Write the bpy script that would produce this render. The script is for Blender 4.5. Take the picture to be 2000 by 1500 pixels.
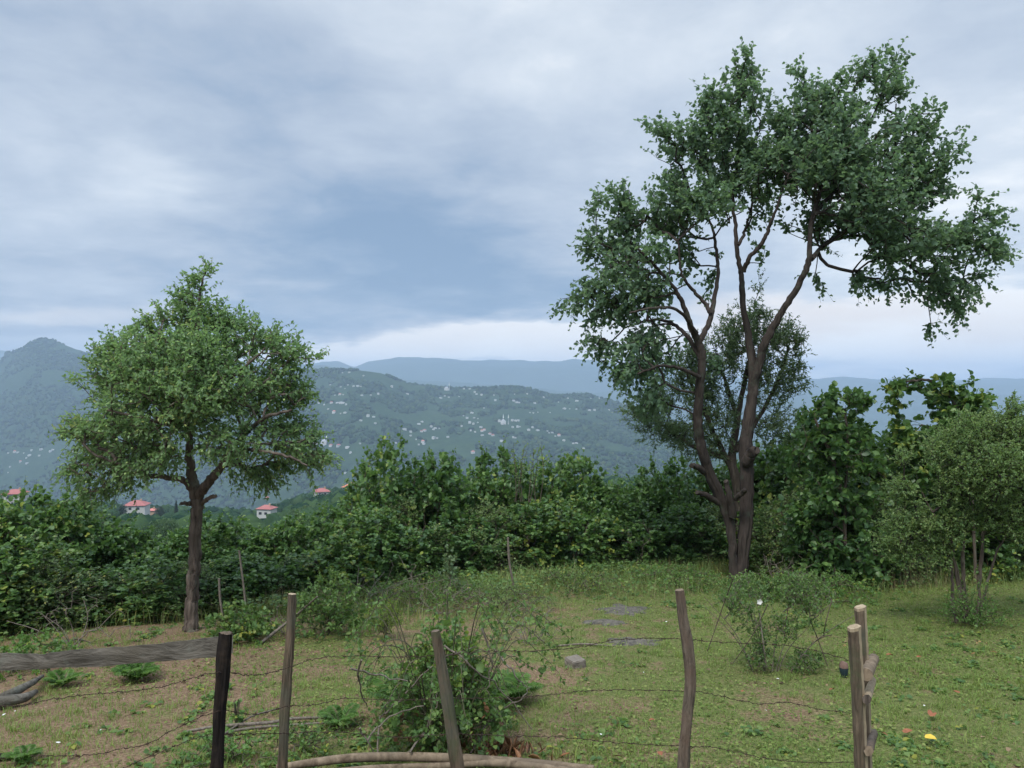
import bpy, math, random
import numpy as np
R = math.radians
random.seed(7)
rng = np.random.default_rng(11)
sc = bpy.context.scene
for o in list(bpy.data.objects): bpy.data.objects.remove(o)

# ------------------------------------------------------------ camera, sky, sun, exposure
F = 1505.0            # focal length in pixels of the 2000 px wide photograph
CZ = 2.0              # height of the camera (it looks out level)
cam = bpy.data.objects.new('camera', bpy.data.cameras.new('camera'))
sc.collection.objects.link(cam); sc.camera = cam
cam.location = (0, 0, CZ); cam.rotation_euler = (R(90), 0, 0)
cam.data.sensor_width = 36; cam.data.lens = 36 * F / 2000
cam.data.clip_start = 0.05; cam.data.clip_end = 60000

SUN_EL, SUN_AZ = 55, -150    # soft light from high behind the viewer's left shoulder
w = bpy.data.worlds.new("World"); sc.world = w; w.use_nodes = True
nt = w.node_tree; N = nt.nodes; Lk = nt.links
for n in list(N): N.remove(n)

def mk(nt, typ, **kw):
    n = nt.nodes.new(typ)
    ins = kw.pop('ins', {})
    for k, v in kw.items(): setattr(n, k, v)
    for k, v in ins.items():
        s = n.inputs[k]
        if hasattr(v, 'is_linked') or isinstance(v, bpy.types.NodeSocket): nt.links.new(v, s)
        else: s.default_value = v
    return n
def mth(nt, op, a, b=0.0, c=None, clamp=False):
    ins = {0: a, 1: b}
    if c is not None: ins[2] = c
    return mk(nt, 'ShaderNodeMath', operation=op, use_clamp=clamp, ins=ins).outputs[0]
def ramp(nt, fac, stops, interp='LINEAR'):
    n = mk(nt, 'ShaderNodeValToRGB', ins={0: fac})
    cr = n.color_ramp; cr.interpolation = interp
    while len(cr.elements) < len(stops): cr.elements.new(0.5)
    for e, (p, c) in zip(cr.elements, stops):
        e.position = p; e.color = (*c, 1) if len(c) == 3 else c
    return n.outputs[0]
def mixc(nt, fac, a, b, mode='MIX'):
    n = mk(nt, 'ShaderNodeMix', data_type='RGBA', blend_type=mode)
    for s, v in ((n.inputs[0], fac), (n.inputs[6], a), (n.inputs[7], b)):
        if isinstance(v, bpy.types.NodeSocket): nt.links.new(v, s)
        else: s.default_value = v if not isinstance(v, tuple) or len(v) == 4 else (*v, 1)
    return n.outputs[2]
def noise(nt, vec, scale, detail=4, rough=.55, dist=0):
    n = mk(nt, 'ShaderNodeTexNoise', ins={'Scale': scale, 'Detail': detail, 'Roughness': rough, 'Distortion': dist})
    if vec is not None: nt.links.new(vec, n.inputs['Vector'])
    return n

tc = mk(nt, 'ShaderNodeTexCoord').outputs['Generated']
sep = mk(nt, 'ShaderNodeSeparateXYZ', ins={0: tc})
X, Y, Z = sep.outputs
az = mth(nt, 'ARCTAN2', X, Y)
el = mth(nt, 'ARCSINE', Z)
# cloud layer seen in perspective: direction divided by height
zz = mth(nt, 'ADD', mth(nt, 'MAXIMUM', Z, 0.0), 0.16)
cl = mk(nt, 'ShaderNodeCombineXYZ', ins={0: mth(nt, 'DIVIDE', X, zz), 1: mth(nt, 'DIVIDE', Y, zz), 2: 0.0}).outputs[0]
n1 = noise(nt, cl, 1.0, 7, .55, .3).outputs[0]
n2 = noise(nt, cl, 2.6, 6, .6, .3).outputs[0]
wob = noise(nt, cl, .9, 5, .6)
wv = mk(nt, 'ShaderNodeVectorMath', operation='SUBTRACT', ins={0: wob.outputs['Color'], 1: (.5, .5, .5)}).outputs[0]
wv = mk(nt, 'ShaderNodeVectorMath', operation='MULTIPLY', ins={0: wv, 1: (.34, .15, 0)}).outputs[0]
ae = mk(nt, 'ShaderNodeCombineXYZ', ins={0: az, 1: el, 2: 0.0}).outputs[0]
ae = mk(nt, 'ShaderNodeVectorMath', operation='ADD', ins={0: ae, 1: wv}).outputs[0]
def blob(px, py, rx, ry, rot, amp, acc):
    a = math.atan((px-1000)/F); e = math.atan((750-py)/F*math.cos(a))
    m = mk(nt, 'ShaderNodeMapping', vector_type='TEXTURE', ins={'Vector': ae, 'Location': (a, e, 0),
           'Rotation': (0, 0, R(rot)), 'Scale': (rx/F*1.7, ry/F*1.7, 1)})
    l = mk(nt, 'ShaderNodeVectorMath', operation='LENGTH', ins={0: m.outputs[0]}).outputs['Value']
    s = mk(nt, 'ShaderNodeMapRange', interpolation_type='SMOOTHERSTEP', ins={0: l, 1: 0.0, 2: 1.0, 3: amp, 4: 0.0}).outputs[0]
    return mth(nt, 'ADD', acc, s)
n3 = noise(nt, cl, 7.0, 5, .6, .5).outputs[0]
acc = mth(nt, 'MULTIPLY_ADD', n1, .85, .50-.425)
acc = mth(nt, 'ADD', acc, mth(nt, 'MULTIPLY_ADD', n2, .62, -.31))
acc = mth(nt, 'ADD', acc, mth(nt, 'MULTIPLY_ADD', n3, .20, -.10))
SKY = [(1750, 120, 600, 330, 0, .20), (1000, 40, 500, 120, 0, .12), (1060, 130, 140, 60, -10, .07), (60, 260, 260, 170, 0, .14),
       (290, 325, 90, 40, -10, .17), (560, 330, 620, 200, -8, -.12), (250, 100, 260, 110, 0, -.08), (900, 515, 400, 100, -12, -.40),
       (720, 615, 480, 66, -2, -.30), (330, 500, 420, 90, 4, -.12), (110, 650, 260, 60, 0, -.16), (160, 592, 170, 26, 0, .26),
       (900, 682, 480, 34, 0, .62), (640, 690, 180, 30, 0, .35), (1300, 700, 1200, 50, 0, .30), (1120, 655, 220, 44, 0, .40), (1500, 560, 240, 60, 0, -.16), (1700, 612, 380, 56, 0, .62),
       (1930, 640, 160, 60, 0, .25), (1900, 400, 380, 150, 0, .12), (1750, 690, 420, 40, 0, .10), (700, 170, 300, 80, -15, -.07), (430, 575, 60, 14, 0, .2)]
for b in SKY: acc = blob(*b, acc)
col = ramp(nt, acc, [(0, (.122, .180, .262)), (.14, (.155, .210, .288)), (.35, (.228, .272, .336)), (.55, (.292, .333, .388)), (.75, (.372, .408, .448)), (1, (.560, .565, .565))])
warm = 0.0
wm = mk(nt, 'ShaderNodeValue'); wm.outputs[0].default_value = 0; warm = wm.outputs[0]
for b in [(1640, 600, 260, 45, 0, .9), (1390, 660, 90, 60, 0, .9), (900, 672, 380, 30, 0, .45), (160, 592, 160, 26, 0, .4), (1900, 640, 150, 40, 0, .3)]: warm = blob(*b, warm)
col = mixc(nt, mth(nt, 'MULTIPLY', warm, .75, clamp=True), col, (.46, .415, .39, 1))
# an overcast sky is brighter towards the zenith than near the horizon
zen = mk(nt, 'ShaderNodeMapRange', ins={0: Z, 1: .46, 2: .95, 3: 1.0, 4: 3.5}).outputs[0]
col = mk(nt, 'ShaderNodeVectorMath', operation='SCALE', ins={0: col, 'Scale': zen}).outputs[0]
sky = mk(nt, 'ShaderNodeTexSky', sky_type='NISHITA', sun_disc=False)
sky.sun_elevation = R(SUN_EL); sky.sun_rotation = R(SUN_AZ)
SKY_STR = 0.1
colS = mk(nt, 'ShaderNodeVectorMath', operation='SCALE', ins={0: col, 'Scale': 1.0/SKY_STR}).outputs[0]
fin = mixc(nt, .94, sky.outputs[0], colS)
low = mth(nt, 'LESS_THAN', Z, -.03)
fin = mixc(nt, low, fin, (.7, .9, 1.0, 1))
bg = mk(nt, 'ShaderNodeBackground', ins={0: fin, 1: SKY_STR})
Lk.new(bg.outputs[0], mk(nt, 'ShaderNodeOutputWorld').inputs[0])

sun = bpy.data.objects.new('sun', bpy.data.lights.new('sun', 'SUN')); sc.collection.objects.link(sun)
sun.data.energy = 1.5; sun.data.angle = R(14); sun.data.color = (1, .965, .91)
sun.rotation_euler = (R(90-SUN_EL), 0, R(180-SUN_AZ))

sc.view_settings.view_transform = 'Standard'; sc.view_settings.look = 'None'
sc.view_settings.exposure = 1.0; sc.view_settings.gamma = 1
cy = sc.cycles
cy.use_denoising = True; cy.max_bounces = 8; cy.diffuse_bounces = 4; cy.transmission_bounces = 4
cy.volume_bounces = 1; cy.use_adaptive_sampling = False
HAZE_DENSITY = 0.00016

# ------------------------------------------------------------ helpers
def V(*a): return np.array(a, float)
def P(px, py, d): return V((px-1000)/F*d, d, CZ+(750-py)/F*d)
def nrm(v): return v/np.maximum(np.linalg.norm(v, axis=-1, keepdims=True), 1e-9)

class MB:
    """collects numpy vertex and face blocks, built into one mesh object"""
    def __init__(s): s.v = []; s.f = []; s.m = []; s.r = []; s.n = 0
    def add(s, v, f, rnd=0.5, mat=0):
        v = np.asarray(v, float).reshape(-1, 3); f = np.asarray(f, int)
        if len(f) == 0: return
        s.v.append(v); s.f.append(f+s.n); s.m.append(np.full(len(f), mat))
        s.r.append(np.broadcast_to(np.asarray(rnd, float), (len(v),)).copy()); s.n += len(v)
    def mesh(s, name, mats, smooth=True):
        me = bpy.data.meshes.new(name)
        if not s.v: return me
        v = np.concatenate(s.v)
        me.vertices.add(len(v)); me.vertices.foreach_set('co', v.ravel())
        lt = np.concatenate([np.full(len(f), f.shape[1]) for f in s.f])
        idx = np.concatenate([f.ravel() for f in s.f])
        me.loops.add(len(idx)); me.loops.foreach_set('vertex_index', idx.astype(np.int32))
        me.polygons.add(len(lt))
        me.polygons.foreach_set('loop_start', np.concatenate([[0], np.cumsum(lt)[:-1]]).astype(np.int32))
        me.polygons.foreach_set('loop_total', lt.astype(np.int32))
        me.polygons.foreach_set('material_index', np.concatenate(s.m).astype(np.int32))
        me.polygons.foreach_set('use_smooth', np.full(len(lt), smooth))
        me.update(calc_edges=True)
        a = me.attributes.new('rnd', 'FLOAT', 'POINT'); a.data.foreach_set('value', np.concatenate(s.r).astype(np.float32))
        for m in (mats if isinstance(mats, (list, tuple)) else [mats]): me.materials.append(m)
        return me
def tag(o, label=None, cat=None, group=None, kind=None):
    if label: o['label'] = label
    if cat: o['category'] = cat
    if group: o['group'] = group
    if kind: o['kind'] = kind
    return o
def link(name, data, parent=None):
    o = bpy.data.objects.new(name, data); sc.collection.objects.link(o)
    if parent is not None: o.parent = parent
    return o
def build(mb, name, mats, parent=None, origin=None, smooth=True):
    if origin is not None:
        mb.v = [v-np.asarray(origin) for v in mb.v]
    o = link(name, mb.mesh(name, mats, smooth), parent)
    if origin is not None and parent is None: o.location = origin
    return o
def thing(name, loc, label, cat, group=None):
    o = link(name, None); o.location = loc; o.empty_display_size = .2
    return tag(o, label, cat, group)
def copy_tree(src, loc, rotz=0, scale=1, label=None):
    r = src.copy(); sc.collection.objects.link(r); r.location = loc; r.rotation_euler = (0, 0, rotz)
    r.scale = (scale,)*3 if np.isscalar(scale) else scale
    if label: r['label'] = label
    for ch in list(src.children):
        c = ch.copy(); sc.collection.objects.link(c); c.parent = r
        for g in ch.children:
            d = g.copy(); sc.collection.objects.link(d); d.parent = c
    return r

# value noise in numpy
_tab = rng.random((256, 256))
def vnoise2(x, y):
    xi = np.floor(x).astype(int); yi = np.floor(y).astype(int); fx = x-xi; fy = y-yi
    fx = fx*fx*(3-2*fx); fy = fy*fy*(3-2*fy)
    a = _tab[xi & 255, yi & 255]; b = _tab[(xi+1) & 255, yi & 255]; c = _tab[xi & 255, (yi+1) & 255]; d = _tab[(xi+1) & 255, (yi+1) & 255]
    return (a*(1-fx)+b*fx)*(1-fy)+(c*(1-fx)+d*fx)*fy
def fbm(x, y, o=4, g=.5):
    s = 0; a = 1; t = 0
    for k in range(o): s = s+a*(vnoise2(x*2**k+17*k, y*2**k+31*k)-.5); t += a; a *= g
    return s/t*2
def vnoise3(p):
    return (vnoise2(p[:, 0]+p[:, 2]*.7, p[:, 1]+p[:, 2]*1.3)+vnoise2(p[:, 2]*1.1+5, p[:, 0]-p[:, 1]*.6+9))*.5

def catmull(pts, n):
    pts = np.asarray(pts, float); q = np.vstack([2*pts[0]-pts[1], pts, 2*pts[-1]-pts[-2]]); out = []
    for i in range(len(pts)-1):
        p0, p1, p2, p3 = q[i:i+4]
        for t in np.linspace(0, 1, n, endpoint=False):
            out.append(.5*((2*p1)+(-p0+p2)*t+(2*p0-5*p1+4*p2-p3)*t*t+(-p0+3*p1-3*p2+p3)*t**3))
    out.append(pts[-1]); return np.array(out)
def frames(path):
    T = nrm(np.gradient(path, axis=0)); A = []
    ref = V(0, 1, 0) if abs(T[0][1]) < .9 else V(1, 0, 0)
    a = nrm(np.cross(T[0], ref)); 
    for t in T:
        a = nrm(a-t*np.dot(a, t)); A.append(a)
    A = np.array(A); return T, A, np.cross(T, A)
def tube(mb, path, rad, n=10, rough=0.0, cap=True, mat=0, capmat=None, freq=6, flute=0.0, seed=0, flat=1.0, caps=(True, True), groove=0.0):
    path = np.asarray(path, float); rad = np.broadcast_to(rad, (len(path),))
    T, A, B = frames(path); th = np.linspace(0, 2*math.pi, n, endpoint=False)
    L = np.concatenate([[0], np.cumsum(np.linalg.norm(np.diff(path, axis=0), axis=1))])
    k = 1+rough*fbm(np.cos(th)[None]*1.3+L[:, None]*freq+seed*3.1, np.sin(th)[None]*1.3+seed+L[:, None]*.7*freq, 3)
    if groove: k = k-groove*np.abs(fbm(np.cos(th)[None]*4.3+L[:, None]*.9+seed, np.sin(th)[None]*4.3+L[:, None]*1.1-seed, 3))*2+groove*.4-groove*.5*(vnoise2(th[None]*2.2+seed*5+L[:, None]*.25, L[:, None]*2.1+seed) > .78)
    k = k+flute*np.sin(th*3+seed)[None]*np.clip(1-L[:, None]/.5, 0, 1)
    r = rad[:, None]*k
    v = path[:, None]+A[:, None]*(np.cos(th)[None]*r)[..., None]+B[:, None]*(np.sin(th)[None]*r*flat)[..., None]
    m = len(path); i = np.arange(m-1)[:, None]*n; j = np.arange(n)[None]; j2 = (j+1) % n
    f = np.stack([i+j, i+j2, i+n+j2, i+n+j], -1).reshape(-1, 4)
    mb.add(v, f, .5, mat)
    if cap:
        for e, (ring, c) in enumerate(((v[0], path[0]), (v[-1], path[-1]))):
            if not caps[e]: continue
            vv = np.vstack([ring, c+(T[0]*-.15*rad[0] if e == 0 else T[-1]*.12*rad[-1])])
            jj = np.arange(n); ff = np.stack([jj, (jj+1) % n, np.full(n, n)], -1)
            if e == 0: ff = ff[:, ::-1]
            mb.add(vv, ff, .5, mat if capmat is None else capmat)
def prisms(mb, P0, P1, R0, R1, n=4, bend=None, mat=0):
    """many tapered segments at once, each with a bent middle"""
    if len(P0) == 0: return
    d = P1-P0; L = np.linalg.norm(d, axis=1, keepdims=True); t = d/np.maximum(L, 1e-6)
    ref = np.where(np.abs(t[:, 2:3]) < .9, V(0, 0, 1)[None], V(1, 0, 0)[None]); a = nrm(np.cross(t, ref)); b = np.cross(t, a)
    mid = (P0+P1)/2+(rng.normal(size=P0.shape)*L*.06 if bend is None else bend)
    th = np.linspace(0, 2*math.pi, n, endpoint=False); c = np.cos(th)[None, :, None]; s = np.sin(th)[None, :, None]
    off = a[:, None]*c+b[:, None]*s
    rings = [P[:, None]+off*r[:, None, None] for P, r in ((P0, R0), (mid, (R0+R1)/2), (P1, R1))]
    v = np.stack(rings, 1)  # K,3,n,3
    K = len(P0); base = (np.arange(K)*3*n)[:, None, None]; i = (np.arange(2)*n)[None, :, None]; j = np.arange(n)[None, None]; j2 = (j+1) % n
    f = np.stack([base+i+j, base+i+j2, base+i+n+j2, base+i+n+j], -1).reshape(-1, 4)
    mb.add(v, f, .5, mat)

OVAL = (np.array([(0, 0, 0), (.5, .34, .10), (.40, .70, .06), (0, 1, -.14), (-.40, .70, .06), (-.5, .34, .10)]), np.array([(0, 1, 2, 3), (0, 3, 4, 5)]))
ROUND = (np.array([(0, 0, 0), (.40, .10, .05), (.52, .48, .11), (.30, .84, .03), (0, 1.02, -.12), (-.30, .84, .03), (-.52, .48, .11), (-.40, .10, .05), (0, .5, .0)]),
         np.array([(0, 1, 2, 8), (8, 2, 3, 4), (8, 4, 5, 6), (0, 8, 6, 7)]))
def leaves(mb, pos, ax, nm, ln, wd, tpl=OVAL, rnd=None, mat=0):
    K = len(pos)
    if K == 0: return
    ax = nrm(ax); nm = nrm(nm-ax*np.sum(nm*ax, 1, keepdims=True)); sd = np.cross(ax, nm)
    T, Fc = tpl; ln = np.broadcast_to(ln, (K,)); wd = np.broadcast_to(wd, (K,))
    cur = rng.normal(1, .6, K)
    v = pos[:, None]+sd[:, None]*(T[:, 0][None]*wd[:, None])[..., None]+ax[:, None]*(T[:, 1][None]*ln[:, None])[..., None]+nm[:, None]*(T[:, 2][None]*(ln*cur)[:, None])[..., None]
    f = (Fc[None]+(np.arange(K)*len(T))[:, None, None]).reshape(-1, Fc.shape[1])
    r = rng.random(K) if rnd is None else rnd
    mb.add(v, f, np.repeat(r, len(T)), mat)
def shoots(mbl, mbt, base, dirs, L, n, ln, wd, tpl=OVAL, droop=.25, up=.8, spread=.9, r=.003, tipr=None):
    """leafy shoots: a thin twig with n alternate leaves"""
    K = len(base); L = np.broadcast_to(L, (K,)); dirs = nrm(dirs)
    end = base+dirs*L[:, None]+V(0, 0, -1)*(L*droop)[:, None]
    if mbt is not None: prisms(mbt, base, end, np.full(K, r), np.full(K, r*.5), 3, bend=V(0, 0, 1)[None]*(L*droop*.3)[:, None])
    t = (np.arange(n)+.5)/n
    t = t[None]+rng.normal(0, .5/n, (K, n))
    pos = base[:, None]+dirs[:, None]*(L[:, None]*t)[..., None]+V(0, 0, -1)*(L[:, None]*droop*t**2)[..., None]
    rd = rng.normal(size=(K, n, 3)); ax = nrm(dirs[:, None]*.55+nrm(rd)*spread+V(0, 0, -.25))
    nm = V(0, 0, up)+rng.normal(size=(K, n, 3))*.55
    sz = rng.uniform(.62, 1.12, (K, n))*(1-.35*np.clip(t, 0, 1)**3)
    sr = rng.normal(0, .18, (K, 1))+rng.random((K, n))*.6+.2+.12*np.clip(t, 0, 1)
    leaves(mbl, pos.reshape(-1, 3), ax.reshape(-1, 3), nm.reshape(-1, 3), (sz*ln).ravel(), (sz*wd).ravel(), tpl, np.clip(sr, 0, 1).ravel())

def grow(skel, att, alpha=.3, step=.3, root=None):
    """joins attraction points to the limbs by the cheapest branch; returns nodes, parents, start"""
    M = len(skel); root = skel[0] if root is None else root
    nodes = [s for s in skel]; par = [-1]*M
    cost = [alpha*np.linalg.norm(s-root) for s in skel]
    D = np.array([np.min(np.linalg.norm(skel-a, axis=1)) for a in att])
    ends = []
    arr = np.zeros((M+len(att)*14, 3)); ca = np.zeros(len(arr)); arr[:M] = skel; ca[:M] = cost; n = M
    for i in np.argsort(D):
        a = att[i]; d = np.linalg.norm(arr[:n]-a, axis=1); j = int(np.argmin(d*1.15+ca[:n]))
        dist = d[j]; k = min(10, max(1, int(dist/step))); p0 = arr[j].copy(); c0 = ca[j]; prev = j
        bow = V(*rng.normal(size=3))*dist*.10+V(0, 0, -.10)*dist
        for s in range(1, k+1):
            t = s/k; q = p0*(1-t)+a*t+bow*4*t*(1-t)*.5
            arr[n] = q; ca[n] = c0+alpha*dist*t; par.append(prev); prev = n; n += 1
        ends.append(prev)
    return arr[:n], np.array(par), np.array(ends), M
def branch_radii(nodes, par, ends, tip=.004, e=2.4):
    r = np.zeros(len(nodes)); r[ends] = tip**e
    for i in range(len(nodes)-1, -1, -1):
        if r[i] == 0: r[i] = tip**e*.5
        if par[i] >= 0: r[par[i]] += r[i]
    return r**(1/e)
def twigs(mb, nodes, par, ends, M, tip=.004, n=5, cap=.05):
    rad = np.minimum(branch_radii(nodes, par, ends, tip), cap)
    k = np.arange(M, len(nodes)); p = par[k]
    r0 = np.where(p < M, rad[k]*1.05, np.minimum(rad[p], rad[k]*1.35))
    L = np.linalg.norm(nodes[k]-nodes[p], axis=1, keepdims=True)
    prisms(mb, nodes[p], nodes[k], r0, rad[k], n, bend=rng.normal(size=(len(k), 3))*L*.04)
def in_blobs(blobs, d0, dens, depth=1.0, thr=.0, shell=.5, nscale=2.6):
    """points in ellipsoids given by their outline in the view and a distance"""
    out = []
    for b in blobs:
        px, py, rx, ry = b[:4]; off = b[4] if len(b) > 4 else 0; k = b[5] if len(b) > 5 else 1
        d = d0+off; a = rx/F*d; c = ry/F*d; dz = depth*math.sqrt(a*c)*1.25
        n = max(3, int(dens*k*(a*c)**.75*dz**.5*4)); m = n*3
        g = nrm(rng.normal(size=(m, 3)))*(rng.random((m, 1))**shell)
        p = P(px, py, d)+g*V(a, dz, c)
        keep = vnoise3(p*nscale) > thr
        out.append(p[keep][:n])
    return np.vstack(out)

# ------------------------------------------------------------ materials
def newmat(name):
    m = bpy.data.materials.new(name); m.use_nodes = True; t = m.node_tree
    for n in list(t.nodes): t.nodes.remove(n)
    return m, t
def outp(t, sh): t.links.new(sh, mk(t, 'ShaderNodeOutputMaterial').inputs[0])
def leafmat(name, c0, c1, c2, trans=.32, rough=.5, under=None, spec=.35, objvar=.16):
    m, t = newmat(name)
    a = mk(t, 'ShaderNodeAttribute', attribute_name='rnd').outputs['Fac']
    oi = mk(t, 'ShaderNodeObjectInfo').outputs['Random']
    tcn = mk(t, 'ShaderNodeTexCoord').outputs['Object']
    nz = noise(t, tcn, 1.3, 2).outputs[0]
    f = mth(t, 'ADD', a, mth(t, 'MULTIPLY_ADD', nz, .9, -.45), clamp=True)
    f = mth(t, 'ADD', f, mth(t, 'MULTIPLY_ADD', oi, objvar, -objvar/2), clamp=True)
    c = ramp(t, f, [(0, c0), (.5, c1), (.95, c2), (1, (min(.5, c2[0]*1.5), c2[1]*1.08, c2[2]*.7))])
    und = under or tuple(min(1, x*1.35+.012) for x in c1)
    geo = mk(t, 'ShaderNodeNewGeometry').outputs['Backfacing']
    c = mixc(t, mth(t, 'MULTIPLY', geo, .6), c, (*und, 1))
    p = mk(t, 'ShaderNodeBsdfPrincipled', ins={'Base Color': c, 'Roughness': rough, 'Specular IOR Level': spec})
    tcx = mixc(t, .5, c, (c2[0]*1.5, c2[1]*1.6, c2[2]*.8, 1))
    tr = mk(t, 'ShaderNodeBsdfTranslucent', ins={0: tcx})
    outp(t, mk(t, 'ShaderNodeMixShader', ins={0: trans, 1: p.outputs[0], 2: tr.outputs[0]}).outputs[0]); return m
def barkmat(name, c0, c1, c2=None, scale=9, stretch=.18, bump=.5, moss=None, sx=1):
    m, t = newmat(name)
    tcn = mk(t, 'ShaderNodeTexCoord').outputs['Object']
    mp = mk(t, 'ShaderNodeMapping', ins={'Vector': tcn, 'Scale': (sx, 1, stretch)}).outputs[0]
    a = noise(t, mp, scale*3, 8, .65, .5).outputs[0]; b = noise(t, tcn, scale*.35, 5, .6).outputs[0]
    c = ramp(t, a, [(.32, c0), (.62, c1)])
    if c2: c = mixc(t, ramp(t, b, [(.48, (0, 0, 0)), (.66, (1, 1, 1))]), c, (*c2, 1))
    if moss:
        g = noise(t, tcn, 5, 6, .7).outputs[0]
        c = mixc(t, ramp(t, g, [(.55, (0, 0, 0)), (.68, (.8, .8, .8))]), c, (*moss, 1))
    bp = mk(t, 'ShaderNodeBump', ins={'Height': a, 'Strength': bump, 'Distance': .02}).outputs[0]
    outp(t, mk(t, 'ShaderNodeBsdfPrincipled', ins={'Base Color': c, 'Roughness': .9, 'Specular IOR Level': .15, 'Normal': bp}).outputs[0]); return m
def plain(name, c, rough=.8, var=.25, scale=6, bump=0, c2=None, metal=0):
    m, t = newmat(name)
    tcn = mk(t, 'ShaderNodeTexCoord').outputs['Object']
    a = noise(t, tcn, scale, 6, .6).outputs[0]
    d = c2 or tuple(x*(1-var) for x in c)
    col = ramp(t, a, [(.3, d), (.7, c)])
    ins = {'Base Color': col, 'Roughness': rough, 'Specular IOR Level': .25, 'Metallic': metal}
    if bump: ins['Normal'] = mk(t, 'ShaderNodeBump', ins={'Height': a, 'Strength': bump, 'Distance': .01}).outputs[0]
    outp(t, mk(t, 'ShaderNodeBsdfPrincipled', ins=ins).outputs[0]); return m

M = {}
M['plum'] = leafmat('plum_leaf', (.075, .138, .068), (.145, .245, .108), (.225, .335, .140), .45)
M['pear'] = leafmat('pear_leaf', (.054, .098, .068), (.105, .178, .106), (.170, .255, .130), .42)
M['willow'] = leafmat('willow_leaf', (.075, .120, .070), (.125, .190, .100), (.190, .260, .130), .42)
M['hazel'] = leafmat('hazel_leaf', (.022, .058, .022), (.058, .125, .038), (.150, .245, .066), .34, .42, objvar=.34)
M['thicket'] = leafmat('thicket_leaf', (.035, .070, .032), (.075, .125, .050), (.150, .210, .085), .34, .5, objvar=.3)
M['feather'] = leafmat('thorn_leaf', (.080, .150, .060), (.145, .235, .085), (.240, .300, .105), .45)
M['bramble'] = leafmat('bramble_leaf', (.042, .092, .026), (.085, .165, .045), (.170, .240, .060), .36)
M['lime'] = leafmat('young_leaf', (.075, .140, .025), (.130, .210, .035), (.200, .260, .045), .4)
M['fern'] = leafmat('fern_leaf', (.060, .130, .030), (.095, .190, .045), (.140, .240, .060), .4)
M['far'] = leafmat('far_leaf', (.036, .080, .034), (.070, .130, .050), (.115, .180, .065), .3, objvar=.4)
M['conifer'] = leafmat('conifer_leaf', (.014, .036, .020), (.024, .052, .028), (.036, .070, .034), .1)
M['deadleaf'] = leafmat('dead_leaf', (.09, .045, .025), (.17, .085, .045), (.26, .15, .08), .2)
M['bark'] = barkmat('grey_brown_bark', (.030, .023, .019), (.150, .120, .098), (.085, .068, .052), 6, .16, 1, moss=(.15, .16, .12))
M['bark_dark'] = barkmat('dark_bark', (.022, .018, .016), (.070, .056, .048), (.042, .034, .030), 6, .16, 1, moss=(.070, .078, .060))
M['twig'] = barkmat('twig_bark', (.04, .030, .024), (.105, .080, .060), None, 10, .3, .3)
M['stem'] = barkmat('green_stem', (.05, .055, .030), (.12, .110, .070), None, 10, .3, .3)
M['stick'] = barkmat('dead_stick', (.075, .062, .050), (.20, .170, .140), None, 14, .3, .4)
M['post'] = barkmat('weathered_post', (.050, .038, .028), (.165, .125, .088), (.10, .095, .07), 13, .10, .9, moss=(.075, .085, .045))
M['post_grey'] = barkmat('grey_round_post', (.060, .048, .038), (.170, .135, .105), (.12, .085, .065), 13, .25, .7)
M['char'] = barkmat('charred_post', (.006, .005, .005), (.022, .018, .016), (.055, .040, .028), 13, .08, 1)
M['board'] = barkmat('weathered_board', (.040, .036, .029), (.170, .155, .130), (.10, .088, .068), 7, 1, 1, sx=.3, moss=(.17, .18, .15))
M['cut'] = barkmat('pale_cut_wood', (.22, .165, .105), (.36, .29, .20), None, 14, .2, .4)
M['pole'] = barkmat('peeled_pole', (.090, .066, .045), (.235, .18, .125), (.13, .10, .072), 6, .5, .5)
M['wire'] = plain('rusty_wire', (.050, .030, .022), .8, .5, 60)
M['block'] = plain('concrete', (.19, .165, .135), .95, .3, 30, .6)
M['brickwall'] = plain('wall_paint', (.50, .50, .48), .9, .12, .3)
M['roof_red'] = plain('red_roof', (.36, .135, .125), .8, .25, .6)
M['roof_pink'] = plain('faded_roof', (.55, .20, .17), .8, .25, .6)
M['roof_grey'] = plain('grey_roof', (.42, .43, .45), .8, .25, .6)
M['roof_orange'] = plain('tile_roof', (.50, .20, .11), .8, .25, .6)
M['tan'] = plain('bare_plaster', (.48, .33, .23), .9, .3, .6)
M['glass'] = plain('window_dark', (.03, .035, .04), .25, .3, 1)
M['ash'] = plain('ash', (.150, .135, .110), .95, .7, 22, 1, c2=(.040, .038, .034))
M['litter'] = leafmat('leaf_litter', (.07, .045, .03), (.15, .10, .06), (.28, .20, .12), .1, .8)
M['rimclay'] = plain('rim_clay', (.20, .125, .10), .8, .4, 30)
M['petal'] = plain('white_petal', (.62, .62, .58), .6, .05, 30)
M['lime_fruit'] = plain('green_fruit', (.30, .42, .14), .45, .2, 8)
M['jar'] = plain('dark_plastic', (.02, .035, .04), .35, .4, 20)
M['rust_leaf'] = plain('orange_leaf', (.30, .115, .055), .7, .5, 30)
M['yellow_leaf'] = plain('yellow_leaf', (.65, .46, .06), .6, .3, 30)

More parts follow.
